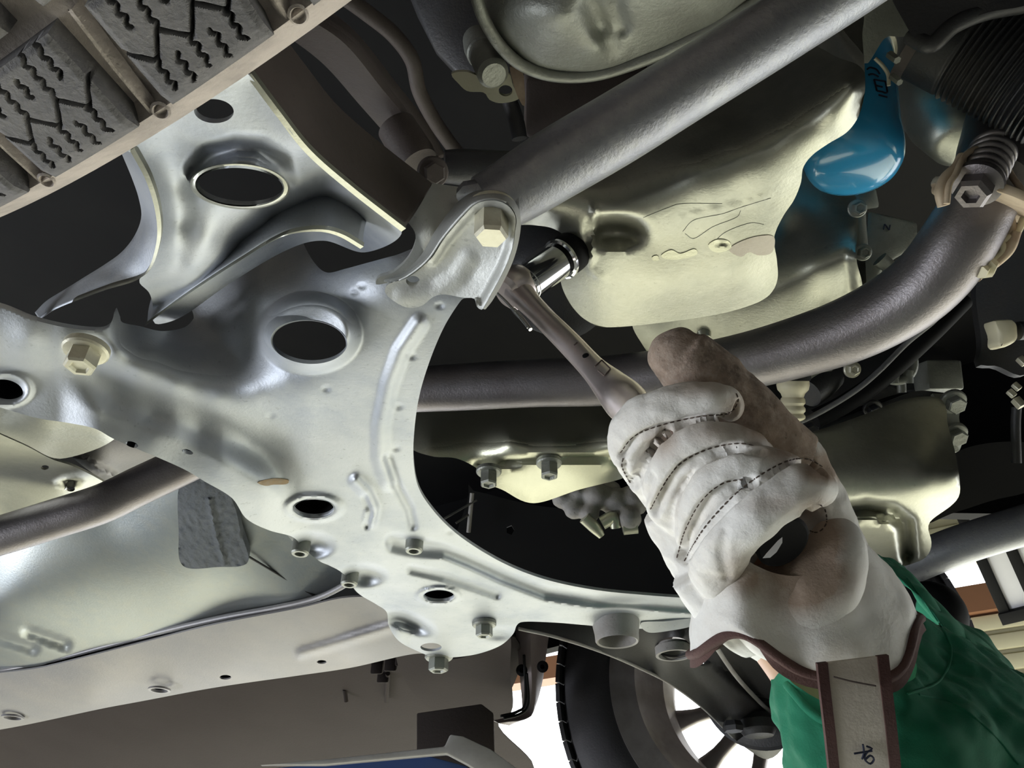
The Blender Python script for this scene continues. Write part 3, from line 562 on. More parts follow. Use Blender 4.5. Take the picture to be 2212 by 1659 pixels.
def cutedge(name, pts, w, parent, m='sub', dz=-.002):
    loft(name, [[Z(x+w*.5, y-w*.35, z+dz) for x, y, z in pts], [Z(x-w*.5, y+w*.35, z+dz) for x, y, z in pts]], 80, 3, m, parent, thick=.003)
cutedge('cut_edge', [(538,162,.268),(600,245,.268),(668,330,.272),(760,410,.280),(872,497,.289)], 10, ca, 'pan')
cutedge('cut_edge', [(285,322,.268),(320,388,.268),(340,455,.270),(343,515,.273),(326,575,.279),(298,603,.284),(230,624,.292),(160,650,.302)], 9, ca, 'pan')
re_ = [(538,160,.268),(600,243,.268),(668,328,.272),(760,408,.280),(872,495,.289)]
loft('front_flange', [[Z(x, y, z) for x, y, z in re_], [Z(x+28, y-40, z+.02) for x, y, z in re_], [Z(x+60, y-95, z+.05) for x, y, z in re_]], 50, 8, 'brown', ca, thick=.002)
le = [(318,700,.335),(345,680,.325),(400,640,.312),(460,600,.302),(520,562,.296),(580,525,.292),(630,504,.290),(690,498,.290),(735,508,.292),(782,535,.296)]
loft('lower_flange', [[Z(x, y, z) for x, y, z in le], [Z(x+4, y-38, z+.02) for x, y, z in le], [Z(x+20, y-90, z+.05) for x, y, z in le]], 60, 8, 'sub', ca, thick=.0022, back=(0,.3,1))
cutedge('cut_edge', le, 7, ca, 'pan', -.001)
# dark rods behind the control arm
kb = thing('steering_rod', 'brown steering tie rod slanting behind the control arm', 'rod', Z(760, 230, .42))
loft('rod_body', [[Z(610,70,.41), Z(700,140,.42), Z(780,230,.43), Z(860,320,.44), Z(905,370,.44)], [Z(650,30,.40), Z(750,90,.41), Z(830,190,.42), Z(900,280,.43), Z(945,345,.43)], [Z(700,20,.44), Z(775,85,.45), Z(850,180,.46), Z(920,270,.47), Z(960,340,.47)]], 40, 12, 'brown', kb, thick=.004)
bu = thing('bush_bolt', 'dull brown bush and bolt above the brace bracket', 'bolt', Z(920, 360, .38))
lathe('bush', [(0,0),(R_(48,.42),0),(R_(52,.42),.006),(R_(50,.42),.03),(0,.032)], Z(905,352,.40), (-.5,-.3,.8), 'brown', bu, 36)
bolt(Z(935,372,.375), (.3,-.5,-.8), R_(26,.42), bu, 'brown', cup=False)
lathe('sleeve', [(0,0),(R_(40,.42),0),(R_(44,.42),.01),(R_(40,.42),.05),(0,.05)], Z(960,360,.40), (1,.1,.1), 'dark', bu, 36)
tube('thin_steel_pipe', [Z(740,-10,.50), Z(795,30,.50), Z(850,75,.50), Z(890,130,.50), Z(905,195,.50), Z(935,255,.50), Z(965,300,.50), Z(992,335,.50)], [R_(17,.53)]*8, 'brown', None, 16, 70)
tag(bpy.data.objects['thin_steel_pipe'], 'thin bent steel pipe in the dark gap above the control arm', 'pipe')
# ---------------------------------------------------------------- crossbar
bc = [(1050,445,66),(1110,412,72),(1200,356,77),(1330,280,78),(1480,188,76),(1640,90,75),(1800,-10,74),(1900,-75,74)]
bp = [P(x, y, .405+(x-1050)*.00002) for x, y, r in bc]
cb = thing('crossbar', 'thick grey tubular crossbar running diagonally to the top edge of the view', 'crossbar', bp[0])
v, f = tubeg(bp, [R_(r, .41) for x, y, r in bc], 40, 90)
v = [np.array(q) for q in v]
fixn(mk('tube', v, f, 'beam', cb, 60))
bv = loft('flattened_end', [[P(1000,402,.395), P(1060,395,.39), P(1120,420,.39)], [P(985,425,.40), P(1050,425,.392), P(1122,450,.392)], [P(1010,455,.41), P(1060,465,.405), P(1118,478,.405)]], 16, 8, 'beam', cb, thick=.004)
# ---------------------------------------------------------------- engine oil pan
op = thing('oil_pan', 'large cream engine oil pan with flat bottom between the crossbar and the pipe', 'oil pan', Z(1450, 500, .42))
zo = tps([(1130,470,.45),(1180,455,.435),(1250,430,.435),(1290,425,.435),(1300,350,.475),(1400,290,.49),(1400,410,.428),(1500,360,.425),(1500,250,.49),(1600,330,.423),(1600,180,.515),(1700,285,.420),(1700,120,.525),(1785,232,.416),(1840,190,.414),(1860,60,.505),(1780,60,.53),(1700,200,.47),(1600,260,.465),(1500,310,.455),(1800,140,.47),
 (1866,220,.424),(1790,310,.418),(1728,400,.420),(1670,520,.422),(1500,500,.418),(1400,520,.420),(1600,440,.418),(1450,620,.418),(1600,600,.420),(1300,600,.422),(1680,590,.428),(1650,645,.428),(1560,675,.426),(1430,697,.425),(1310,706,.427),(1265,690,.431),(1225,640,.435),(1212,600,.436),(1250,560,.430),(1220,510,.440),(1340,460,.422),(1180,490,.445)], .6)
def zop(X, Y):
    z = zo(X, Y); z = z-.016*bump(np.hypot((X-1345)/95., (Y-505)/42.), 1.0)*0+.020*bump(np.hypot((X-1330)/85., (Y-500)/48.), 1.0)
    z = z-.004*bump(dline(X, Y, [(1285,450),(1283,500),(1278,560)]), 10)
    z = z-.0012*bump(dline(X, Y, [(1475,470),(1540,455),(1610,440),(1660,420)]), 6)+.0015*dimple(X, Y, 1310, 648, 12, 6, 1)+.002*dimple(X, Y, 1560, 525, 18, 8, 1)
    return z-.0015*bump(dline(X, Y, [(1255,545),(1285,590),(1300,600)]), 8)
op_out = [(1110,480),(1160,430),(1250,370),(1330,300),(1500,190),(1700,70),(1780,20),(1860,20),(1863,80),(1868,150),(1868,200),(1855,250),(1830,285),(1790,310),(1755,335),(1735,362),(1730,395),(1715,432),(1690,470),(1672,515),(1678,560),(1680,600),(1668,630),(1640,652),(1560,677),(1430,697),(1310,707),(1268,693),(1238,665),(1217,628),(1212,600),(1226,575),(1238,560),(1232,530),(1218,508),(1190,492),(1150,486)]
pn = sheet('pan_shell', op_out, zfun(zop), 'pan', op, [], 9, .003, ang=60)
# turned-up side wall of the pan
we = [(1868,150),(1868,200),(1855,250),(1830,285),(1790,310),(1755,335),(1735,362),(1730,395),(1715,432),(1690,470),(1672,515),(1678,560),(1680,600),(1668,630),(1640,652),(1560,677),(1430,697),(1310,707),(1268,693),(1238,665),(1217,628),(1212,600)]
def zopp(x, y): return float(zop(np.array([float(x)]), np.array([float(y)]))[0])
cen = Z(1480, 540, .42)
def inset(p, k, dz): q = p.lerp(Vector((cen.x, cen.y, p.z)), k); q.z += dz; return q
loft('pan_wall', [[Z(x, y, zopp(x, y)) for x, y in we], [inset(Z(x, y, zopp(x, y)), -.02, .012) for x, y in we], [inset(Z(x, y, zopp(x, y)), .01, .06) for x, y in we], [inset(Z(x, y, zopp(x, y)), .02, .16) for x, y in we]], 120, 14, 'pan', op, ang=60)
wp = [[(1575,540),(1600,522),(1640,510),(1672,512),(1668,545),(1640,552),(1618,545),(1600,555)],[(1530,530),(1548,518),(1572,520),(1580,535),(1560,545),(1540,543)],[(1428,552),(1450,540),(1470,548),(1500,538),(1505,550),(1470,560),(1440,560)],[(1408,556),(1420,552),(1424,562),(1412,564)]]
for q in wp: sheet('worn_paint_patch', q, zfun(lambda X, Y: zop(X, Y)-.0005), 'strap' if q[0][0] == 1575 else 'alu', op, [], 5, .0006)
tP = bvh([pn])
for q in ([(1475,500),(1500,475),(1560,462),(1600,448),(1665,428)], [(1480,505),(1500,515),(1540,490),(1590,470),(1600,455)], [(1545,520),(1570,500),(1620,482),(1650,485)], [(1390,470),(1440,450),(1475,440),(1560,440)]):
    l = onto(tP, q, .0001)
    if len(l) > 2: tube('stain_line', l, .00022, 'castg', op, 5, 40)
dp = thing('drain_plug', 'black drain plug with washer between the socket and the cream pan', 'plug', P(1222, 545, .57))
# ---------------------------------------------------------------- gearbox housing behind the pan
gb = thing('gearbox_sump', 'cream pressed gearbox sump behind the oil pan, above the thumb', 'oil pan', Z(1650, 620, .50))
zgx = tps([(1700,420,.60),(1860,430,.60),(1850,530,.517),(1760,570,.515),(1690,615,.513),(1700,500,.57),(1800,480,.56),(1640,560,.54),(1860,640,.505),(1780,640,.508),(1600,700,.507),(1500,735,.508),(1420,765,.51),(1370,700,.515),(1380,760,.52),(1450,600,.52),(1650,665,.508),(1820,590,.508),(1865,600,.512)], .6)
sheet('sump_shell', [(1365,640),(1365,700),(1385,740),(1410,772),(1450,790),(1600,770),(1750,720),(1850,690),(1864,655),(1862,610),(1850,560),(1852,500),(1850,430),(1800,380),(1700,380),(1600,500)], zfun(lambda X, Y: zgx(X, Y)-.010*bump(dline(X, Y, [(1855,560),(1862,620)]), 30)), 'pan', gb, [], 10, .004)
lathe('oval_boss', [(0,-.004),(R_(14,.7)*.6,-.004),(R_(14,.7),-.003),(R_(18,.7),.004)], Z(1522,727,.505), UP, 'pan', gb, 20)
# ---------------------------------------------------------------- oil filter
fb = P(1841, 322, .655); ft = P(1828, 128, .70); ax = (fb-ft).normalized(); Ln = (fb-ft).length
fl = thing('oil_filter', 'glossy blue canister oil filter behind the oil pan', 'oil filter', ft)
rF = .0405
lathe('canister', [(rF*.93,-.02),(rF*.97,0),(rF*.97,Ln-.012),(rF*1.0,Ln-.004),(rF*1.0,Ln+.006),(rF*.97,Ln+.014),(rF*.88,Ln+.021),(rF*.72,Ln+.0245),(rF*.5,Ln+.0262),(rF*.3,Ln+.0270),(rF*.1,Ln+.0274),(0,Ln+.0274)], ft, ax, 'blue', fl, 72, 60)
lathe('seal_ring', [(rF*1.0,-.012),(rF*1.04,-.008),(rF*1.04,0),(rF*.98,.002)], ft, ax, 'zinc', fl, 60)
tF = bvh([fl.children[0]])
for L in ([(1873,150),(1880,146),(1893,150),(1900,160)], [(1876,162),(1886,160),(1898,166)], [(1888,172),(1894,196)], [(1888,172),(1912,176)], [(1890,184),(1906,188)], [(1894,196),(1916,200),(1912,176)], [(1898,205),(1916,210)]):
    q = onto(tF, [L[0], ((L[0][0]+L[1][0])/2, (L[0][1]+L[1][1])/2)]+L[1:], .0004)
    if len(q) > 1: tube('printed_mark', q, .0008, 'ink', fl, 6, len(q)*2)
# ---------------------------------------------------------------- front exhaust pipe
ex = [(640,862,47,.86),(730,855,47,.845),(820,846,48,.83),(1000,836,51,.81),(1150,828,52,.79),(1300,823,54,.77),(1450,808,57,.74),(1600,782,61,.71),(1740,745,67,.68),(1850,705,72,.655),(1950,650,76,.63),(2020,590,78,.61),(2070,520,78,.595),(2100,470,76,.59),(2125,425,72,.585)]
ep = thing('exhaust_pipe', 'brown grey exhaust pipe curving from the subframe up to the spring bolt flange', 'pipe', P(1300, 823, .77))
tube('pipe', [P(x, y, d) for x, y, r, d in ex], [R_(r, d) for x, y, r, d in ex], 'pipe', ep, 36, 150)
fl2 = []
for k in range(40):                                        # wavy flange plate round the pipe joint
    t = 2*math.pi*k/40; r = .050+.011*math.cos(2*t+.5)+.003*math.cos(5*t); fl2.append((r, t))
fc = P(2130, 440, .585); fax = (P(2125, 425, .585)-P(2085, 500, .592)).normalized(); fu, fw, _ = frame_of(fax)
prism('flange', [fc+fu*(r*math.cos(t))+fw*(r*math.sin(t)) for r, t in fl2], fax*.007, 'gasket', ep, .002)
for s, (x0, y0, x1, y1) in enumerate([((2180,470,2150,560)), ((2195,500,2120,590))]):
    tube('flange_ear', [P(x0, y0, .58), P((x0+x1)/2+18, (y0+y1)/2, .585), P(x1, y1, .60), P(x1-12, y1+10, .60)], [.004]*4, 'gasket', ep, 12, 24)
tube('wavy_edge', [P(2212,470,.58), P(2195,505,.58), P(2165,520,.585), P(2168,540,.585), P(2150,560,.59)], [.0028]*5, 'cream', ep, 10, 30)
lathe('stud_nut', [(0,0),(.009,0),(.009,.008),(.005,.009),(.005,.016),(0,.016)], P(2130,572,.59), (-.6,-.2,-.7), 'cream', ep, 6, 25)
sb = thing('spring_bolt', 'rusty spring loaded flange bolt with coil and hex head, upper right', 'bolt', P(2110, 400, .54))
sa = (P(2105,408,.535)-P(2150,318,.56)).normalized(); s0 = P(2150,318,.56); sL = (P(2105,408,.535)-s0).length
u_, w_, _ = frame_of(sa); cp = []
for i in range(120):
    t = i/119; a = t*2*math.pi*5.2; cp.append(s0+sa*(sL*.06+sL*.75*t)+u_*(.0135*math.cos(a))+w_*(.0135*math.sin(a)))
tube('coil_spring', cp, [.0030]*120, 'pipe', sb, 8, 260)
lathe('shank', [(.008,0),(.008,sL)], s0, sa, 'pipe', sb, 20)
lathe('spring_cap', [(0,sL*.80),(.016,sL*.80),(.0175,sL*.86),(.017,sL*.92),(.012,sL*.95)], s0, sa, 'pipe', sb, 32)
lathe('hex_head', [(.012,sL*.95),(.0125,sL*1.12),(.010,sL*1.18),(.006,sL*1.18),(.005,sL*1.1)], s0, sa, 'pipe', sb, 6, 20)
tube('spring_hoop', [P(2045,440,.53), P(2050,400,.53), P(2065,375,.532), P(2085,335,.54), P(2125,318,.55), P(2165,330,.55), P(2180,370,.55), P(2200,400,.545), P(2230,430,.54)], [.0022]*9, 'gasket', sb, 8, 80)
tube('spring_hoop', [P(2038,445,.535), P(2032,415,.535), P(2042,385,.537), P(2068,360,.54), P(2078,340,.545)], [.004]*5, 'gasket', sb, 10, 40)
# catalyst and manifold at the top right
ct = thing('catalytic_converter', 'cream and grey rounded catalyst body behind the ribbed dark pipe', 'exhaust', P(2040, 260, .75))
v, f = latheg([(0,-.14),(.04,-.13),(.050,-.10),(.052,-.02),(.050,.02),(.043,.045),(.034,.065),(.028,.078),(.02,.082),(0,.083)], P(2060,190,.74), (P(2090,345,.69)-P(2060,190,.74)), 56); fixn(mk('body', v, f, 'pan', ct, 60))
tube('outlet_neck', [P(2170,200,.70), P(2165,270,.67), P(2150,340,.63), P(2140,400,.61)], [.030,.030,.029,.027], 'pipe', ct, 32, 40)
mf = thing('ribbed_intake_pipe', 'dark ribbed flexible pipe crossing the top right corner', 'pipe', P(2100, 160, .6))
mr = []; ml = []
for i in range(64):
    t = i/63; mr.append(.0375+.0012*math.cos(i*math.pi)*(1 if i > 14 else 0)); ml.append(P(2000+t*380, 62+t*190, .60-.05*t))
tube('pipe', ml, mr, 'dark', mf, 40, 200)
tube('pipe_cuff', [P(1988,56,.60), P(2010,66,.598)], [.0392,.0392], 'brown', mf, 40, 2)
tube('cover_edge', [P(2210,10,.52), P(2130,25,.52), P(2060,55,.525), P(2015,95,.53), P(1990,90,.535), P(1965,75,.54)], [.006]*6, 'dark', mf, 12, 40)
sheet('cover', [(1960,60),(2010,95),(2060,60),(2130,28),(2230,5),(2260,-60),(1940,-60)], zfun(tps([(1960,60,.52),(2060,60,.51),(2230,5,.50),(1950,-60,.55),(2250,-60,.52)])), 'dark', mf, grid=14)
eb = thing('engine_block_edge', 'dark grey engine casting edge with bolts above the blue filter', 'engine part', P(1930, 60, .60))
sheet('casting', [(1840,-40),(2040,-40),(1990,20),(1975,70),(1945,80),(1912,82),(1868,140),(1850,60)], zfun(tps([(1850,-30,.56),(2020,-30,.56),(1975,70,.545),(1900,90,.54),(1868,140,.53)])), 'castg', eb, grid=12, thick=.006)
for x, y, r in ((1985,20,13),(1927,165,8),(1922,118,9)): bolt(P(x, y, .56), (-.1,.1,-1) if y < 100 else (.1,-.2,-1), R_(r, .56), eb, 'zinc' if y < 100 else 'castg', h=.012, washer=False, cup=False)
tube('wire_clip', [P(1890,126,.6), P(1905,140,.6), P(1918,160,.6), P(1920,185,.6)], [.0015]*4, 'zinc', eb, 8, 20)
# ---------------------------------------------------------------- transmission cover, top centre
tc_ = thing('transmission_cover', 'dark grey green rounded transmission cover at the top edge above the crossbar', 'cover', Z(1300, 60, .45))
ztc = tps([(1020,-40,.50),(1050,60,.475),(1100,110,.47),(1150,150,.468),(1220,163,.466),(1300,158,.465),(1400,125,.465),(1500,78,.465),(1600,20,.465),(1650,-20,.465),(1110,60,.455),(1160,110,.452),(1240,120,.450),(1290,100,.440),(1230,40,.430),(1140,20,.44),(1180,-20,.44),(1300,60,.452),(1400,60,.445),(1420,10,.432),(1350,20,.436),(1500,20,.44),(1540,-30,.435),(1330,-30,.432)], 1)
sheet('cover_shell', [(1010,-60),(1030,10),(1060,70),(1085,105),(1115,132),(1160,153),(1220,166),(1300,160),(1400,127),(1500,80),(1600,22),(1680,-20),(1700,-60)], zfun(lambda X, Y: ztc(X, Y)+.006*bump(dline(X, Y, [(1318,100),(1300,60),(1280,10)]), 34)+.006*bump(dline(X, Y, [(1345,60),(1330,10)]), 26)), 'castg', tc_, [], 10, .004)
tube('rolled_rim', [Z(x, y, .463) for x, y in [(1028,-10),(1045,40),(1080,98),(1130,142),(1200,164),(1290,161),(1400,126),(1500,79),(1600,21),(1680,-25)]], [.004]*10, 'castg', tc_, 10, 120)
sn = thing('bracket_with_hole', 'pale steel tab with a round hole below the dark rubber mount', 'bracket', Z(1060, 190, .46))
pl = tps([(980,170,.47),(1060,190,.465),(1130,220,.46),(1110,150,.47)])
sheet('tab', [(975,160),(1005,155),(1030,163),(1065,172),(1098,158),(1108,185),(1122,212),(1085,223),(1058,216),(1045,200),(1010,197),(990,180)], zfun(pl), 'alu', sn, [ell(1092,196,15,12)], 7)
sheet('tab_fin', [(1102,140),(1128,158),(1133,190),(1133,230),(1118,208),(1106,170)], zfun(tps([(1102,140,.47),(1133,230,.45),(1128,158,.465)])), 'gasket', sn, grid=6)
pg = thing('temperature_sensor', 'grey cylindrical sensor in the gap left of the transmission cover', 'sensor', P(1050,120,.52))
sx = P(1065,158,.50)-P(1030,85,.53)
lathe('sensor_body', [(0,0),(.010,0),(.0115,.01),(.0115,.02),(.0105,.021),(.0105,sx.length),(.008,sx.length+.003),(0,sx.length+.003)], P(1030,85,.53), sx, 'castg', pg, 24)
dm = thing('dark_mount_block', 'dark mount block in the gap left of the transmission cover', 'engine part', P(960, 90, .62))
prism('block', [P(860,-60,.62), P(900,40,.62), P(940,120,.62), P(985,170,.61), P(1060,165,.60), P(1080,110,.60), P(1020,-60,.60)], (0,.02,.06), 'dark', dm, .006)
pp = thing('brown_guard_plate', 'dark brown plate between the transmission cover and the crossbar', 'plate', P(1180, 250, .6))
prism('plate', [P(1134,170,.60), P(1134,300,.60), P(1200,300,.60), P(1420,160,.62), P(1300,150,.62)], (0,.02,.05), 'brown', pp, .004)
tube('vertical_hose', [P(1100,215,.56), P(1115,260,.56), P(1122,300,.56)], [R_(17,.56)]*3, 'dark', pp, 16, 20)
# ---------------------------------------------------------------- transmission sump, lower right
ts = thing('transmission_sump', 'dark sided sump with bright recessed bottom behind the glove cuff', 'oil pan', Z(1900, 1000, .42))
yw = .70
def VZ(px, py, y): q = (829.5-py)/F_PX; return y*(SP+q*CP)/(CP-q*SP)
zt_c = [(x, y, VZ(x, y, yw)) for x, y in ((1560,960),(1680,940),(1800,930),(1960,880),(2035,880),(1600,1040),(1800,1000),(1950,960),(2050,1000),(1700,1020))]
zt_c += [(1700,1095,.392),(1800,1072,.395),(1900,1060,.397),(2000,1042,.399),(2060,1030,.405),(1750,1150,.388),(1900,1150,.388),(2000,1120,.392),(1990,1200,.390),(1900,1220,.388),(1750,1230,.388),(2060,1090,.398)]
zts = tps(zt_c, .03)
def zts2(X, Y):
    return zts(X, Y)+.020*bump(dline(X, Y, [(1700,1120),(1800,1112),(1870,1100),(1925,1108),(1955,1130),(1962,1200)]), 26)
sheet('sump_shell', [(1500,960),(1660,965),(1740,945),(1860,905),(1960,868),(2035,868),(2048,920),(2065,985),(2073,1040),(2072,1070),(2055,1092),(2014,1122),(2005,1140),(2012,1170),(2008,1192),(1990,1210),(1935,1226),(1885,1215),(1700,1230),(1600,1100)], zfun(zts2), 'pan', ts, [], 9, .004, ang=60)
tsf = [(1480,985),(1640,965),(1700,955),(1740,940),(1810,918),(1880,893),(1950,866),(1985,856),(2020,858),(2050,862)]
loft('gasket_flange', [[P(x, y-12, .90-.00003*(x-1480)) for x, y in tsf], [P(x, y-4, .885) for x, y in tsf], [P(x, y+6, .885) for x, y in tsf]], 60, 5, 'dark', ts, thick=.006, back=(0,.5,.3))
loft('side_flange', [[P(2015,850,.88), P(2068,852,.88), P(2080,870,.88)], [P(2030,880,.875), P(2060,890,.875), P(2072,900,.875)], [P(2040,930,.875), P(2062,935,.875), P(2078,935,.875)], [P(2050,975,.88), P(2070,975,.88), P(2078,960,.88)]], 14, 24, 'castg', ts, thick=.008, back=(0,1,.3))
for x, y, r in ((1885,886,14),(1748,926,14),(2058,872,20),(2062,942,19)): bolt(P(x, y-4, .87), (0,-.45,-.9), R_(r, .88), ts, 'dark' if x < 2000 else 'castg', h=.010, cup=False)
gh = thing('gearbox_casting', 'black gearbox casting with square lug and bolt above the sump flange', 'engine part', P(1900, 800, .95))
loft('casing', [[P(1560,960,.93), P(1700,925,.93), P(1850,880,.93), P(1960,848,.93), P(2075,860,.93)], [P(1560,880,.95), P(1700,880,.95), P(1850,830,.95), P(1960,800,.95), P(2062,790,.95)], [P(1580,820,.97), P(1720,820,.98), P(1850,760,.99), P(1950,740,1.0), P(2010,760,1.0)]], 50, 20, 'dark', gh, thick=.02)
box('square_lug', P(2025,815,.92), (.021,0,0), (0,.016,.008), (0,-.008,.016), 'castg', gh, .003)
bolt(P(1841,798,.93), (0,-.7,-.6), R_(13,.93), gh, 'zinc', washer=True)
hc = thing('hose_clip', 'open grey hose clip standing on the gearbox flange, two prongs', 'clip', P(1960, 800, .90))
arc = [P(1938+36*math.cos(t), 785-38*math.sin(t), .885) for t in np.linspace(-2.6, 1.2, 16)]
tube('clip_ring', arc, [.0052]*16, 'castg', hc, 12, 50)
for x in (1932, 1962): tube('prong', [P(x+2,800,.885), P(x,812,.885), P(x,828,.885)], [.0058]*3, 'castg', hc, 12, 10)
tube('stem', [P(1947,812,.895), P(1948,848,.895)], [.005,.005], 'castg', hc, 12, 2)
ps = thing('pressure_switch', 'cream ribbed switch plug hanging below the exhaust pipe with braided wire', 'sensor', P(1712, 850, .79))
sw = []
for i, (y, r) in enumerate(((822,33),(832,34),(842,32),(850,25),(858,22),(862,25),(870,26),(876,22),(882,26),(888,26),(893,22),(898,26),(903,26),(907,21),(911,12))):
    sw.append((R_(r, .79), (y-822)*.79/F_PX))
a0 = P(1713,818,.79); aa = (P(1712,915,.79)-a0).normalized()
lathe('plug_body', [(0,0)]+[(r, h+.002) for r, h in sw]+[(0, sw[-1][1]+.003)], a0, aa, 'cream', ps, 36, 40)
lathe('seal', [(R_(36,.79),-.004),(R_(37,.79),0),(R_(35,.79),.003),(R_(30,.79),.004)], a0-aa*.001, aa, 'blackp', ps, 36)
sheet('mounting_tab', [(1672,818),(1700,808),(1745,795),(1790,780),(1800,800),(1775,805),(1750,820),(1740,832),(1700,828)], dfun(lambda X, Y: .80+0*X), 'castg', ps, [], 7, .003)
tube('braided_wire', [P(1712,912,.79), P(1735,908,.79), P(1790,880,.785), P(1850,842,.78), P(1900,800,.78), P(1960,740,.78), P(2020,690,.74), P(2080,620,.68), P(2130,560,.66)], [.0028]*9, 'wire', ps, 12, 120)
tube('switch_housing', [P(1745,850,.84), P(1770,830,.85), P(1795,810,.86)], [R_(34,.78),R_(38,.78),R_(34,.78)], 'dark', ps, 20, 12)
hz = thing('black_hose', 'thick black hose running under the braided wire', 'hose', P(1850, 850, .8))
tube('hose', [P(1760,905,.84), P(1820,875,.84), P(1900,820,.84), P(2000,730,.84), P(2080,650,.86)], [R_(22,.8)]*5, 'blackp', hz, 20, 60)
nb = thing('marked_casting', 'grey engine casting with a raised letter N behind the exhaust pipe', 'engine part', P(1910, 500, .74))
D2 = .76
prism('casting_plate', [P(1875,455,D2), P(1985,480,D2), P(1985,535,D2), P(1960,545,D2), P(1935,560,D2), P(1905,590,D2), P(1890,640,D2), P(1872,660,D2), P(1868,560,D2)], (0,.03,.03), 'castg', nb, .004)
prism('rib', [P(1830,560,D2-.01), P(1852,556,D2-.01), P(1850,690,D2), P(1838,690,D2)], (0,.02,.03), 'dark', nb, .002)
tube('letter_mark', [P(1909,496,D2-.002), P(1911,484,D2-.002)], [.0007]*2, 'ink', nb, 6, 2); tube('letter_mark', [P(1911,484,D2-.002), P(1921,497,D2-.002)], [.0007]*2, 'ink', nb, 6, 2); tube('letter_mark', [P(1921,497,D2-.002), P(1923,486,D2-.002)], [.0007]*2, 'ink', nb, 6, 2)
tube('bolt_tower', [P(1855,445,D2-.02), P(1857,490,D2-.02), P(1862,545,D2-.02)], [R_(13,D2)]*3, 'castg', nb, 20, 16)
bolt(P(1852,450,D2-.05), (-.2,-.6,-.7), R_(13,D2), nb, 'castg', h=.012)
bolt(P(1864,545,D2-.05), (-.2,-.6,-.7), R_(12,D2), nb, 'castg', h=.010)
tube('arm_rib', [P(1900,560,D2-.01), P(1930,590,D2-.01), P(1900,640,D2-.01)], [.008,.006,.008], 'castg', nb, 12, 20)
prism('upper_lug', [P(1840,420,D2), P(1895,400,D2), P(1905,450,D2), P(1850,458,D2)], (0,.03,.03), 'castg', nb, .005)
rd = thing('radiator_frame', 'dark grey vertical frame panel at the right edge', 'car part', P(2160, 650, .95))
sheet('frame_panel', [(2150,520),(2230,500),(2230,790),(2150,790),(2115,785),(2120,740),(2108,640),(2118,580)], dfun(lambda X, Y: .95-.0003*(X-2100)), 'dark', rd, [], 14, .01, back=(0,1,.4))
wc = thing('cream_connector', 'cream plastic connector plug at the right edge', 'connector', P(2170, 720, .80))
prism('connector_body', [P(2148,690,.80), P(2190,688,.80), P(2200,700,.80), P(2202,730,.80), P(2195,740,.80), P(2168,752,.80), P(2158,745,.80), P(2160,722,.80)], (0,.02,.012), 'cream', wc, .004)
tube('connector_lead', [P(2198,715,.81), P(2240,712,.81)], [.010,.010], 'dark', wc, 16, 2)
mc = thing('small_clamp', 'small metal clamp with bright clips at the right edge', 'clamp', P(2195, 860, .85))
for x, y, s in ((2185,850,.5),(2200,870,.7),(2208,780,.6),(2196,835,.5)): box('clip', P(x, y, .85), (.006*s,0,.002), (0,.005*s,0), (-.002,0,.008*s), 'zinc', mc, .001)
tube('hanging_lead', [P(2196,880,.86), P(2194,920,.86), P(2196,1000,.86)], [.005]*3, 'dark', mc, 12, 20)
# ---------------------------------------------------------------- engine mount plate under the arch opening
em = thing('engine_mount_plate', 'cream pointed mount plate with two hex bolts in the dark arch opening', 'plate', P(1190, 1010, .9))
ze = tps([(880,890,.56),(1330,880,.56),(930,960,.475),(1330,950,.468),(950,985,.462),(1330,975,.458),(1030,1005,.462),(1330,992,.462),(1100,1050,.450),(1350,1030,.450),(1150,1085,.449),(1200,1030,.450),(1050,1030,.452),(1100,890,.56),(1100,950,.472),(1100,978,.460),(1200,962,.462),(1200,920,.51),(1000,930,.505)], .03)
sheet('plate', [(860,880),(1400,870),(1400,1000),(1365,1020),(1340,1035),(1250,1058),(1152,1087),(1085,1058),(1045,1040),(1030,1012),(985,990),(930,985),(880,960)], zfun(lambda X, Y: ze(X, Y)+.007*bump(dline(X, Y, [(1020,1004),(1100,998),(1200,990),(1400,988)]), 12)), 'alu', em, [], 9, .004)
for x, y in ((1056,1030),(1186,1012)): bolt(Z(x, y-12, .452), (0,0,-1), R_(19,.90), em, 'castg', h=.016, cup=True)
ec = thing('mount_casting', 'lumpy dark casting with pale lugs below the pointed plate', 'engine part', P(1290, 1090, .95))
g = []
for x, y, r, d in ((1215,1075,26,.96),(1250,1065,30,.96),(1290,1070,32,.95),(1330,1085,34,.95),(1370,1080,36,.95),(1240,1100,24,.95),(1275,1110,22,.94),(1360,1120,28,.93),(1320,1060,24,.97)):
    g.append(latheg([(0,-R_(r,d)),(R_(r,d)*.7,-R_(r,d)*.7),(R_(r,d),0),(R_(r,d)*.7,R_(r,d)*.7),(0,R_(r,d))], P(x, y, d), (.2,-.5,1), 14))
remeshed('casting_body', join(*g), .003, 'subdk', ec, smooth=6)
for pts in ([(1262,1118,14),(1285,1140,13),(1300,1158,8)], [(1300,1130,15),(1325,1118,14),(1330,1140,12)], [(1345,1140,16),(1375,1135,18)]):
    tube('pale_lug', [P(x, y, .93) for x, y, r in pts], [R_(r, .93) for x, y, r in pts], 'alu', ec, 14, 12)
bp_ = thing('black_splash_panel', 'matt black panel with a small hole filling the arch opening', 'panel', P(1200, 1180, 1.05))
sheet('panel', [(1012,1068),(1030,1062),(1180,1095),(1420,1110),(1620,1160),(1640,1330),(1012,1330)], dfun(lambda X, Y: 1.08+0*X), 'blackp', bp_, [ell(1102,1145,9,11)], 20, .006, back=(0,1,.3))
tube('edge_rod', [P(1020,1065,1.06), P(1012,1150,1.06)], [.003,.003], 'subdk', bp_, 8, 2)
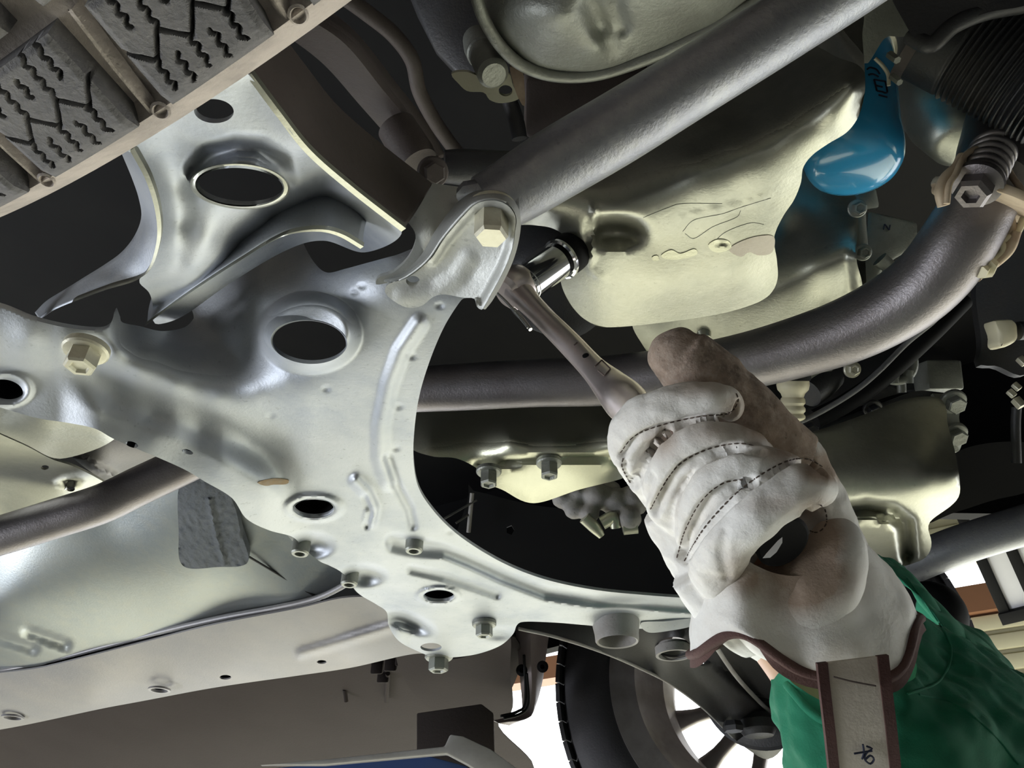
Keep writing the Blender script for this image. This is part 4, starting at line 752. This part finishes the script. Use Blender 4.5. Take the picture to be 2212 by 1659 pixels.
for a, b in (((960,1120),(1030,1080)),((985,1130),(1015,1110))): tube('stay_rod', [P(*a,1.05), P(*b,1.06)], [.0016,.0016], 'dark', bp_, 8, 2)
cvj = thing('drive_shaft_joint', 'dark rubber drive shaft boot in shadow beside the ratchet', 'car part', P(1250, 680, .95))
lathe('boot', [(.03,0),(.05,.01),(.042,.02),(.058,.03),(.050,.04),(.066,.05),(.058,.06),(.070,.07),(.070,.12),(0,.125)], P(1235,665,.93), (-.2,.3,.9), 'dark', cvj, 40, 60)
# ---------------------------------------------------------------- front end, lower right corner
fh = thing('front_crossmember_pipe', 'dark grey hose like pipe across the bright gap, lower right', 'pipe', P(2050, 1190, 1.1))
tube('pipe', [P(1780,1285,1.10), P(1870,1262,1.10), P(1960,1222,1.08), P(2080,1175,1.05), P(2260,1120,1.02)], [R_(42,1.08)]*2+[R_(40,1.08)]*3, 'beam', fh, 28, 50)
fc_ = thing('front_cowl', 'black cowl edge above the bright gap, right side', 'panel', P(2130, 1060, 1.3))
sheet('cowl_panel', [(1980,1130),(2060,1108),(2140,1082),(2240,1050),(2240,960),(2060,980)], dfun(lambda X, Y: 1.3+0*X), 'blackp', fc_, [], 20, .01, back=(0,1,.5))
lp = thing('louvred_panel', 'white panel with dark bars hanging in the bright gap, right edge', 'panel', P(2150, 1200, 1.9))
def LPN(u, v): # u across, v down
    a = P(2060,1105,1.95); b = P(2190,1060,1.85); c = P(2168,1345,1.95); return a+(b-a)*u+(c-a)*v
n_ = ((LPN(1,0)-LPN(0,0)).cross(LPN(0,1)-LPN(0,0))).normalized()*.012
prism('white_board', [LPN(0,0), LPN(1.6,0), LPN(1.6,1), LPN(0,1)], n_, 'locker', lp)
for u in (0.02,.52,1.0,1.5): prism('bar', [LPN(u,0)-n_, LPN(u+.17,0)-n_, LPN(u+.17,1)-n_, LPN(u,1)-n_], n_*.9, 'blackp', lp, .002)
prism('end_bar', [LPN(0,.9)-n_*1.4, LPN(1.6,.9)-n_*1.4, LPN(1.6,1.0)-n_*1.4, LPN(0,1.0)-n_*1.4], n_*1.3, 'blackp', lp, .002)
# ---------------------------------------------------------------- near tire
NT = Q(-.165, -.035, .483); RT = .31
nt = thing('near_tire', 'dusty studless winter tire close overhead with wavy sipes in its blocks', 'tire', NT)
lathe('carcass', [(.225,-.10),(.26,-.108),(.290,-.105),(RT-.012,-.094),(RT-.0085,-.09),(RT-.0085,.0),(RT-.0085,.0900),(RT-.006,.0922),(RT-.0035,.0935),(RT-.0045,.0950),(.296,.1015),(.26,.108),(.225,.10),(.225,-.10)], NT, LAT, 'rubdust', nt, 160, 40, capa=False, ref=-UP)
lathe('rim', [(.226,-.10),(.226,.10),(.20,.08),(.195,-.08),(.226,-.10)], NT, LAT, 'rim', nt, 64, capa=False)
def tp_(s, l, h):     # s along the tread from the bottom towards the front, l lateral (absolute), h depth below tread
    t = s/RT; return Vector(NT)+FWD*((RT-h)*math.sin(t))-UP*((RT-h)*math.cos(t))+LAT*(l+.035)
def block(name, s0, s1, l0, l1, skew, sip, ns=84, nl=72):
    S, L = np.meshgrid(np.linspace(0, 1, ns), np.linspace(0, 1, nl)); s = s0+(s1-s0)*S; l = l0+(l1-l0)*L
    s = s-(L-.5)*skew; h = np.zeros(s.shape)
    for ln in sip: h = np.maximum(h, .0042*bump(dline(s, l, ln), .00062))
    e = np.minimum(np.minimum(S, 1-S)*(s1-s0), np.minimum(L, 1-L)*(l1-l0)); h = h+.0008*bump(e, .0018)
    h = h+np.where(L > .86, (L-.86)*.012, 0)
    pts = [tp_(a, b, c) for a, b, c in zip(s.ravel(), l.ravel(), h.ravel())]; n = len(pts)
    F = [(j*ns+i, j*ns+i+1, (j+1)*ns+i+1, (j+1)*ns+i) for j in range(nl-1) for i in range(ns-1)]
    bd = [i for i in range(ns)]+[j*ns+ns-1 for j in range(1, nl)]+[(nl-1)*ns+i for i in range(ns-2, -1, -1)]+[j*ns for j in range(nl-2, 0, -1)]
    base = [tp_(s.ravel()[i], l.ravel()[i], .009) for i in bd]
    F += [(bd[k], bd[(k+1) % len(bd)], n+(k+1) % len(bd), n+k) for k in range(len(bd))]
    return fixn(mk(name, pts+base, F, 'rubber', nt, 50))
PITCHT = 2*math.pi*RT/42
def sipes(s0, s1, l0, l1):
    r = []; n = 6; w = (s1-s0)/n; lm = (l0+l1)/2+.0005
    def wav(sa, la, lb, ph=0):
        q = np.linspace(la, lb, 24); return [(sa+.0007*math.sin((x-la)*2100+ph)-(x-lm)*.18, x) for x in q]
    zz = []
    for k in range(7): zz.append((s0+w*k*1.0, lm+(.0028 if k % 2 else -.0028)))
    r.append(zz)
    for k in range(1, 6):
        sk = s0+w*k
        if k % 2: r.append(wav(sk, lm+.0028, l1-.0035, k)); r.append(wav(sk, l0+(.004 if k == 3 else 0), lm-.006, k))
        else: r.append(wav(sk, l0-.001, lm-.0028, k)); r.append(wav(sk, lm+.004, l1-.0025, k))
    return r
s0, s1 = .0348, .0348+PITCHT-.0125
b1 = block('tread_block', s0, s1, .0305, .0588, .0030, sipes(s0, s1, .0305, .0588))
b2 = block('tread_block', s0-.006, s1-.006, -.001, .0262, .0030, sipes(s0-.006, s1-.006, -.001, .0262))
b3 = block('tread_block', s0, s1, -.0325, -.0055, .003, sipes(s0, s1, -.0325, -.0055), 20, 16)
b4 = block('tread_block', s0, s1, -.064, -.037, .003, [], 8, 8); b5 = block('tread_block', s0, s1, -.095, -.069, .003, [], 8, 8); 
for b in (b1, b2, b3, b4, b5):
    for k in range(1, 42):
        c = b.copy(); COL.objects.link(c); c.parent = nt
        c.matrix_local = Matrix.Rotation(2*math.pi*k/42, 4, LAT) @ Matrix.Identity(4)
        if c.name == 'x': pass
for k in range(42):                                        # ribs and notches where the lateral grooves meet the shoulder
    t = .029/RT-.0+2*math.pi*k/42
    def gp(s, l, h): return tp_(s+RT*2*math.pi*k/42, l, h)
    if k > 2 and k < 40: continue
    loft('groove_rib', [[gp(.0330,.0300,.0075), gp(.0300,.045,.0070), gp(.0275,.0585,.0065)], [gp(.0308,.0300,.0035), gp(.0278,.045,.0035), gp(.0255,.0590,.0040)], [gp(.0285,.0300,.0075), gp(.0255,.045,.0072), gp(.0235,.0585,.0065)]], 20, 8, 'rubdust', nt)
    lathe('shoulder_notch', [(.0016,-.001),(.0026,.0004),(.0020,.0010),(.0012,-.001)], gp(.0285,.0588,.0042), (gp(.0285,.0598,0)-gp(.0285,.0598,.01)), 'rubdust', nt, 20)
# ---------------------------------------------------------------- ratchet and socket
ra = thing('ratchet_handle', 'satin steel ratchet wrench gripped in the gloved fist', 'ratchet', P(1140, 640, .47))
hp = [(1140,650,21,.540),(1180,692,24,.527),(1230,742,26,.508),(1280,795,28,.485),(1320,835,38,.465),(1352,868,46,.448),(1400,915,40,.430),(1500,1005,44,.408),(1600,1090,44,.396),(1660,1142,42,.390)]
tube('handle', [P(x, y, d) for x, y, r, d in hp], [R_(r, d)*1.02 for x, y, r, d in hp], 'ratch', ra, 32, 120)
hd = P(1112,622,.555); hax = (P(1210,556,.580)-P(1130,612,.560)).normalized()
lathe('ratchet_head', [(0,-.014),(.011,-.014),(.0145,-.011),(.0155,-.007),(.0155,.002),(.014,.006),(.008,.007),(0,.007)], hd+hax*.004, hax, 'ratch', ra, 48, 30)
tube('head_neck', [P(1118,628,.552), P(1145,656,.540), P(1185,697,.526)], [.011,.0085,.0078], 'ratch', ra, 24, 16)
for (x0, y0, x1, y1, w) in ((1066,626,1112,672,3.2),(1110,668,1146,712,4.5),(1074,632,1140,708,2.4)):
    tube('reversing_lever', [P(x0,y0,.530), P((x0+x1)/2,(y0+y1)/2-2,.524), P(x1,y1,.516)], [R_(w,.52)]*3, 'chrome', ra, 10, 10)
tH = bvh([ra.children[0]])
def dab(name, x, y, rx, m, parent, tree, lift=.0002):
    h = tree.ray_cast(Vector((0,0,0)), P(x, y, 1).normalized())
    if h[0] is None: return
    n = h[1] if h[1].dot(h[0]) < 0 else -h[1]
    lathe(name, [(rx,-.001),(rx,lift),(rx*.8,lift*1.5),(0,lift*1.5)], h[0], n, m, parent, 20)
dab('handle_hole', 1265, 768, R_(8,.445), 'blackp', ra, tH)
for L in ([(1240,746),(1247,740)], [(1285,792),(1300,778)], [(1292,800),(1306,812)], [(1306,812),(1318,798)], [(1300,778),(1318,796)]):
    q = onto(tH, [L[0], ((L[0][0]+L[1][0])/2, (L[0][1]+L[1][1])/2), L[1]], .0002)
    if len(q) > 1: tube('stamped_mark', q, .0005, 'stamp', ra, 6, 6)
so = thing('socket', 'polished chrome socket between the ratchet head and the drain plug', 'socket', P(1135,612,.56))
a0 = P(1131,618,.556); sv = P(1203,566,.576)-a0; Ls = sv.length
lathe('socket_body', [(.0095,-.001),(.0122,0),(.0130,.001),(.0130,.0035),(.0125,.004),(.0130,.0045),(.0132,Ls*.5),(.0134,Ls-.001),(.0128,Ls),(.009,Ls),(.008,Ls-.01)], a0, sv, 'chrome', so, 64, 30)
p0 = a0+sv*1.02; pv = sv.normalized()
lathe('washer', [(.0145,-.001),(.0162,0),(.0162,.0022),(.0145,.003)], p0+pv*.003, pv, 'chrome', dp, 48, 30)
lathe('plug_head', [(.010,-.004),(.012,.003),(.0155,.007),(.0160,.009),(.0160,.014),(.014,.03)], p0+pv*.002, pv, 'blackp', dp, 48, 30)
# ---------------------------------------------------------------- the glove: whole hand remeshed from its palm, fingers and thumb
HZ = -.036          # the whole fist sits this far in front of the parts
def g(pts, seg=20, n=None): return tubeg([P(x, y, d) for x, y, r, d in pts], [R_(r, d) for x, y, r, d in pts], seg, n)
def blob(x, y, r, d, sq=1.0, axis=(0,1,.4)):
    R1 = R_(r, d); return latheg([(0.02*R1,-R1*sq)]+[(R1*math.cos(t), R1*sq*math.sin(t)) for t in np.linspace(-1.4, 1.4, 11)]+[(0.02*R1, R1*sq)], P(x, y, d), axis, 24)
person = thing('person', 'person in a green work jacket, white leather gloved hand gripping the ratchet', 'person', P(1960, 1700, .50))
finger_paths = dict(
 index=[(1500,1110,46,.425),(1412,1040,50,.412),(1366,960,54,.402),(1400,900,54,.388),(1470,872,46,.380),(1530,864,44,.376),(1562,866,40,.378),(1580,882,28,.388)],
 middle=[(1530,1170,46,.420),(1446,1095,46,.402),(1434,1030,46,.388),(1480,970,44,.374),(1550,945,40,.368),(1610,958,36,.371),(1650,980,28,.384)],
 ring=[(1570,1230,50,.415),(1505,1160,46,.394),(1512,1090,46,.377),(1555,1032,44,.364),(1620,1002,40,.360),(1690,1002,34,.364),(1725,1020,26,.378)],
 pinky=[(1600,1300,56,.405),(1552,1235,60,.384),(1570,1165,62,.365),(1625,1110,62,.353),(1690,1070,56,.350),(1745,1052,50,.353),(1775,1062,38,.364)])
thumb_path = [(1800,1220,84,.425),(1755,1110,82,.425),(1700,1000,80,.420),(1620,915,76,.415),(1545,838,75,.412),(1494,790,72,.410),(1472,772,70,.410),(1464,764,52,.410)]
palm = [[(1440,1090,62,.420),(1530,1200,90,.420),(1620,1290,100,.420),(1700,1350,100,.425)], [(1500,1220,70,.405),(1570,1290,85,.405),(1640,1340,90,.410)], [(1560,1060,90,.430),(1640,1120,100,.430),(1720,1200,110,.432),(1790,1290,105,.435)]]
gl = [g(p) for p in finger_paths.values()]+[g(p) for p in palm]+[g(thumb_path[:4])]
glove = remeshed('glove', join(*gl), .0012, 'leather', person, smooth=3)
tg = None
# palm heel in tan suede (thumb base panel of the glove)
heel = remeshed('glove_palm', join(g([(1605,1275,40,.384),(1650,1295,70,.386),(1712,1295,96,.387),(1775,1245,90,.386),(1805,1180,66,.388),(1800,1130,40,.394)]), g([(1600,1310,60,.392),(1700,1350,90,.394),(1800,1310,100,.396)]), blob(1722,1315,120,.394)), .0013, 'leather', person, smooth=26)
thumb = remeshed('glove_thumb', join(g([(x, y, r+3, d-.001) for x, y, r, d in thumb_path[2:-1]]), blob(1466,772,66,.410), blob(1478,780,68,.410)), .0015, 'thumb', person, smooth=8)
# soft wrinkles
from mathutils import noise as mn
def wrinkle(o, amp, sc, st=(1,1,1)):
    W3 = coords(o); N = normals(o)
    k = np.array([mn.noise(Vector((p[0]*sc*st[0], p[1]*sc*st[1], p[2]*sc*st[2])))+.5*mn.noise(Vector((p[0]*sc*2.3, p[1]*sc*2.3, p[2]*sc*2.3)))-.6*abs(mn.noise(Vector((p[0]*sc*1.4+9, p[1]*sc*1.4, p[2]*sc*1.4)))) for p in W3])
    setco(o, W3+N*(amp*k)[:, None])
wrinkle(glove, .0016, 55); wrinkle(heel, .0009, 45); wrinkle(thumb, .0014, 60)
tg = bvh([glove])
creases = [([(1345,985),(1375,950),(1430,925),(1510,908),(1580,900),(1596,875)], .0036, .0045), ([(1350,1000),(1352,1025),(1370,1050)], .003, .0022),
 ([(1340,1060),(1380,1030),(1420,960),(1440,935)], .005, .004),
 ([(1412,1110),(1440,1060),(1475,1012),(1530,982),(1590,968),(1640,972)], .0042, .006), ([(1470,1205),(1490,1150),(1525,1090),(1570,1055),(1620,1042)], .0042, .006),
 ([(1480,1215),(1520,1150),(1580,1085),(1640,1040),(1700,1005),(1745,1000),(1780,1020)], .0030, .003),
 ([(1560,1290),(1600,1255),(1650,1205),(1700,1150),(1745,1105)], .003, .0024), ([(1565,1150),(1560,1200),(1572,1250)], .004, .0012), ([(1600,1290),(1605,1340),(1640,1375),(1700,1400),(1760,1420)], .003, .0016), ([(1530,1370),(1600,1310),(1640,1290)], .003, .001), ([(1380,1110),(1400,1060),(1410,1030)], .004, .0012)]
lines = []
for c, w, dep in creases:
    l = onto(tg, c); lines.append(l)
for (c, w, dep), l in zip(creases, lines):
    if len(l) > 1: carve(glove, l, w, dep)
tg = bvh([glove, heel, thumb])
def soil(o, spots):
    W3 = coords(o); y = W3[:, 1]*CP+W3[:, 2]*SP; px = 1106+F_PX*W3[:, 0]/y; py = 829.5-F_PX*(W3[:, 2]*CP-W3[:, 1]*SP)/y; v = np.zeros(len(W3))
    for x, yy, a, b, k in spots: v = np.maximum(v, 1.25*k*bump(np.hypot((px-x)/a/1.35, (py-yy)/b/1.35), 1.0))
    at = o.data.attributes.new('grime', 'FLOAT', 'POINT'); at.data.foreach_set('value', v.astype(np.float32))
soil(heel, [(1725,1250,130,85,1.1),(1640,1240,75,60,.9),(1700,1225,110,75,1.1),(1765,1170,70,90,1.0),(1690,1270,70,60,.5),(1620,1260,40,40,.6)])
soil(glove, [(1780,1010,60,40,1.0),(1700,975,70,40,.6),(1650,900,70,70,.9),(1760,1100,50,50,.5),(1560,930,120,40,.35),(1520,830,110,35,.4),(1440,955,40,50,.4),(1590,880,40,40,.5),(1690,1090,90,30,.3),(1600,1240,60,60,.4),(1420,945,40,30,.3)])
def stitch(pts, m='thread', r=.00038, dash=.0022, gap=.0012, parent=person):
    l = onto(tg, pts, .0002)
    if len(l) < 3: return
    A = cr(l, 400); L = np.r_[0, np.cumsum(np.linalg.norm(np.diff(A, axis=0), axis=1))]; gs = []; s = 0
    while s+dash < L[-1]:
        q = [Vector([np.interp(t, L, A[:, k]) for k in range(3)]) for t in np.linspace(s, s+dash, 4)]
        gs.append(tubeg(q, [r*.7, r, r, r*.7], 6, 5)); s += dash+gap
    if gs: v, f = join(*gs); mk('stitching', v, f, m, parent)
for pts in ([(1340,978),(1370,942),(1430,918),(1510,900),(1572,893),(1594,868),(1590,848)], [(1346,990),(1344,1010),(1362,1045)], [(1405,1100),(1432,1050),(1468,1003),(1525,972),(1590,958),(1640,965)],
            [(1462,1205),(1480,1145),(1515,1082),(1560,1045),(1610,1035)], [(1478,1212),(1520,1142),(1580,1075),(1640,1028),(1700,996),(1745,992),(1780,1010)], [(1735,1140),(1765,1150),(1785,1130),(1782,1100),(1770,1090)]):
    stitch(pts)
# handle butt showing through the fist
hb = P(1690,1172,.372)
hax2 = (P(1700,1182,.345)-P(1640,1130,.40)).normalized()
lathe('butt_cap', [(.012,-.02),(.0135,-.002),(.0140,0),(.0125,.0012),(0,.0012)], P(1690,1170,.366), (P(1742,1222,.348)-P(1690,1170,.366)), 'blackp', ra, 48, 30)
prism('butt_label', [P(1648,1205,.3625), P(1655,1196,.3625), P(1680,1168,.3625), P(1690,1160,.3625), P(1690,1172,.3625), P(1678,1192,.3625), P(1664,1204,.3625)], (0,.0004,0), 'locker', ra)
# cuff: flared gauntlet
def ring(cx, cy, a, b, rot, d, dd, n=24):
    c, s = math.cos(rot), math.sin(rot); r = []
    for k in range(n):
        t = 2*math.pi*k/n; u, v = a*math.cos(t), b*math.sin(t); r.append(P(cx+u*c-v*s, cy+u*s+v*c, d+dd*math.sin(t)))
    return r
cuff_rows = [ring(1660,1225,112,60,-.55,.405,-.030), ring(1675,1250,150,75,-.50,.406,-.036), ring(1700,1300,190,85,-.40,.408,-.045), ring(1725,1350,218,90,-.30,.410,-.050), ring(1745,1395,236,82,-.20,.412,-.054)]
def poly_ring(pts_front, pts_back, d0, d1):
    r = [P(x, y, d0) for x, y in pts_front]+[P(x, y, d1) for x, y in pts_back[::-1]]; return r
fr = [[(1560,1150),(1600,1200),(1680,1240),(1760,1230),(1800,1130)], [(1520,1210),(1580,1280),(1690,1320),(1800,1290),(1850,1170)], [(1510,1290),(1580,1340),(1700,1385),(1840,1370),(1905,1230)], [(1506,1350),(1590,1362),(1720,1420),(1890,1420),(1950,1290)], [(1506,1412),(1600,1368),(1740,1452),(1925,1462),(1978,1350)]]
bk = [[(1545,1140),(1620,1120),(1690,1105),(1750,1100),(1800,1110)], [(1510,1200),(1600,1170),(1700,1150),(1780,1140),(1852,1160)], [(1500,1280),(1600,1240),(1720,1210),(1820,1195),(1908,1215)], [(1500,1345),(1610,1300),(1740,1260),(1860,1240),(1952,1270)], [(1502,1405),(1620,1350),(1760,1310),(1880,1290),(1980,1330)]]
dF = [(.372,.46),(.368,.47),(.366,.475),(.366,.48),(.368,.485)]
rows = []
for a, b, (d0, d1) in zip(fr, bk, dF):
    A = [P(x, y, d0+(.030 if i in (0, 4) else 0)) for i, (x, y) in enumerate(a)]; B = [P(x, y, d1-(.030 if i in (0, 4) else 0)) for i, (x, y) in enumerate(b)]; rows.append(A+B[::-1])
cuff = loft('glove_cuff', rows, 110, 60, 'leather', person, True, thick=0, ang=180)
wrinkle(cuff, .0022, 32); soil(cuff, [(1740,1260,130,90,.7),(1620,1250,60,50,.6),(1800,1150,60,90,.7),(1700,1240,90,60,.7)])
Rl = [Vector(p) for p in cr(rows[-1], 120, True)]; Rl.append(Rl[0])
v, f = tubeg(Rl, .0026, 8, 240, caps=False); vv = np.array([tuple(q) for q in v]).reshape(-1, 8, 3); ctr = vv.mean(1, keepdims=True)
fixn(mk('cuff_binding', v, f, 'bind', person, 180))
r5 = [np.array(tuple(q)) for q in cr(rows[-1], 120, True)]; r4 = [np.array(tuple(q)) for q in cr(rows[-2], 120, True)]
out_ = [q+(q-p)/np.linalg.norm(q-p)*.0075 for q, p in zip(r5, r4)]
loft('binding_band', [[Vector(q) for q in r5[::4]], [Vector((q+o)/2) for q, o in zip(r5, out_)][::4], [Vector(q) for q in out_[::4]]], 120, 5, 'bind', person, True)
# strap
st_c = [(1842,1425,.352),(1848,1480,.345),(1855,1540,.342),(1862,1600,.342),(1872,1700,.345),(1876,1760,.345)]
def strap_rows(off0, off1, dz=0, n=2):
    return [[P(x+o*w, y-o*.12*w, d+dz) for (x, y, d) in st_c] for o in np.linspace(off0, off1, n) for w in (1,)]
loft('strap', strap_rows(-58, 58, 0, 4), 60, 12, 'strap', person, thick=.0015, back=(0,1,.6))
loft('strap_binding', strap_rows(-76, -54, -.0008, 3), 60, 5, 'bind', person, thick=.0022, back=(0,1,.6))
loft('strap_binding', strap_rows(54, 78, -.0008, 3), 60, 5, 'bind', person, thick=.0022, back=(0,1,.6))
for L in ([(1845,1628),(1870,1624),(1884,1622)], [(1864,1608),(1866,1625),(1862,1640)], [(1872,1612),(1884,1618),(1872,1626),(1868,1640),(1880,1650),(1888,1640),(1880,1632),(1870,1640)]):
    tube('handwritten_mark', [P(x, y, .3408) for x, y in L], .00045, 'ink', person, 6, 24)
for pts in ([(1800,1462),(1840,1472),(1892,1482)],):
    tube('stitching', [P(x, y, .3435) for x, y in pts], .0004, 'stamp', person, 6, 20)
# forearm and hand inside the glove: one body
arm = [(1470,1150,50,.430),(1560,1220,80,.420),(1640,1300,85,.420),(1712,1400,80,.420),(1790,1500,92,.425),(1900,1640,115,.435),(2000,1760,135,.44)]
body = remeshed('body', join(g(arm), *[g([(x, y, r*.55, d+.004) for x, y, r, d in p]) for p in finger_paths.values()], g([(x, y, r*.6, d+.004) for x, y, r, d in thumb_path])), .0025, 'skin', person, smooth=4)
# jacket sleeve and shoulder
sleeve_rows = [
 [P(1652,1415,.44), P(1690,1462,.395), P(1770,1510,.375), P(1850,1530,.37), P(1930,1500,.375), P(1985,1440,.40), P(1960,1330,.47), P(1850,1300,.52), P(1720,1350,.49)],
 [P(1662,1500,.44), P(1700,1560,.385), P(1790,1590,.365), P(1870,1590,.36), P(1980,1540,.365), P(2040,1470,.40), P(1990,1330,.48), P(1860,1300,.53), P(1730,1380,.50)],
 [P(1688,1600,.44), P(1720,1650,.38), P(1820,1680,.36), P(1920,1660,.355), P(2060,1590,.36), P(2130,1500,.40), P(2060,1370,.49), P(1920,1330,.55), P(1770,1440,.51)],
 [P(1690,1720,.44), P(1740,1780,.375), P(1880,1810,.355), P(2020,1770,.35), P(2180,1680,.36), P(2260,1570,.41), P(2180,1440,.50), P(2020,1390,.57), P(1840,1520,.52)],
 [P(1690,1840,.44), P(1780,1930,.37), P(1960,1950,.35), P(2120,1900,.345), P(2300,1800,.36), P(2380,1660,.42), P(2300,1520,.52), P(2120,1470,.59), P(1900,1620,.53)]]
sl_ = loft('jacket_sleeve', sleeve_rows, 160, 150, 'green', person, True, ang=180)
wrinkle(sl_, .006, 18, (1,1,.6)); wrinkle(sl_, .0022, 50)
# back of the jacket upper arm and shoulder behind the cuff
sh_rows = [
 [P(1888,1196,.62), P(1930,1235,.60), P(1985,1290,.58), P(2040,1360,.57), P(2060,1440,.56)],
 [P(1925,1206,.64), P(1975,1250,.61), P(2040,1320,.59), P(2110,1400,.575), P(2140,1500,.56)],
 [P(1960,1232,.66), P(2020,1300,.63), P(2100,1370,.61), P(2190,1450,.59), P(2230,1560,.57)],
 [P(1985,1290,.70), P(2060,1350,.67), P(2150,1400,.65), P(2220,1490,.63), P(2300,1640,.60)],
 [P(1950,1400,.72), P(2060,1460,.70), P(2150,1520,.68), P(2260,1620,.66), P(2350,1750,.64)]]
sh = loft('jacket_body', sh_rows, 90, 90, 'green', person, False, thick=.004, back=(0,1,.2), ang=180)
wrinkle(sh, .006, 22)
ts_ = bvh([sl_, sh])
def seam(pts, r=.0009, m='green'):
    l = onto(ts_, pts, .0003)
    if len(l) > 2: tube('sleeve_seam', l, r, m, person, 8, 80)
seam([(1700,1480),(1760,1545),(1840,1580)], .0022); seam([(1960,1500),(2030,1470),(2055,1400),(2010,1320),(1960,1250)], .0006); seam([(1985,1500),(2060,1520),(2140,1580),(2200,1650)], .0006)
# head scarf end and dark hair behind the shoulder: towel edge
ca_ = remeshed('head', join(blob(2010,1330,75,.95), g([(1990,1290,45,.95),(2040,1400,60,.95),(2060,1480,60,.95)])), .006, 'blackp', person, smooth=6)
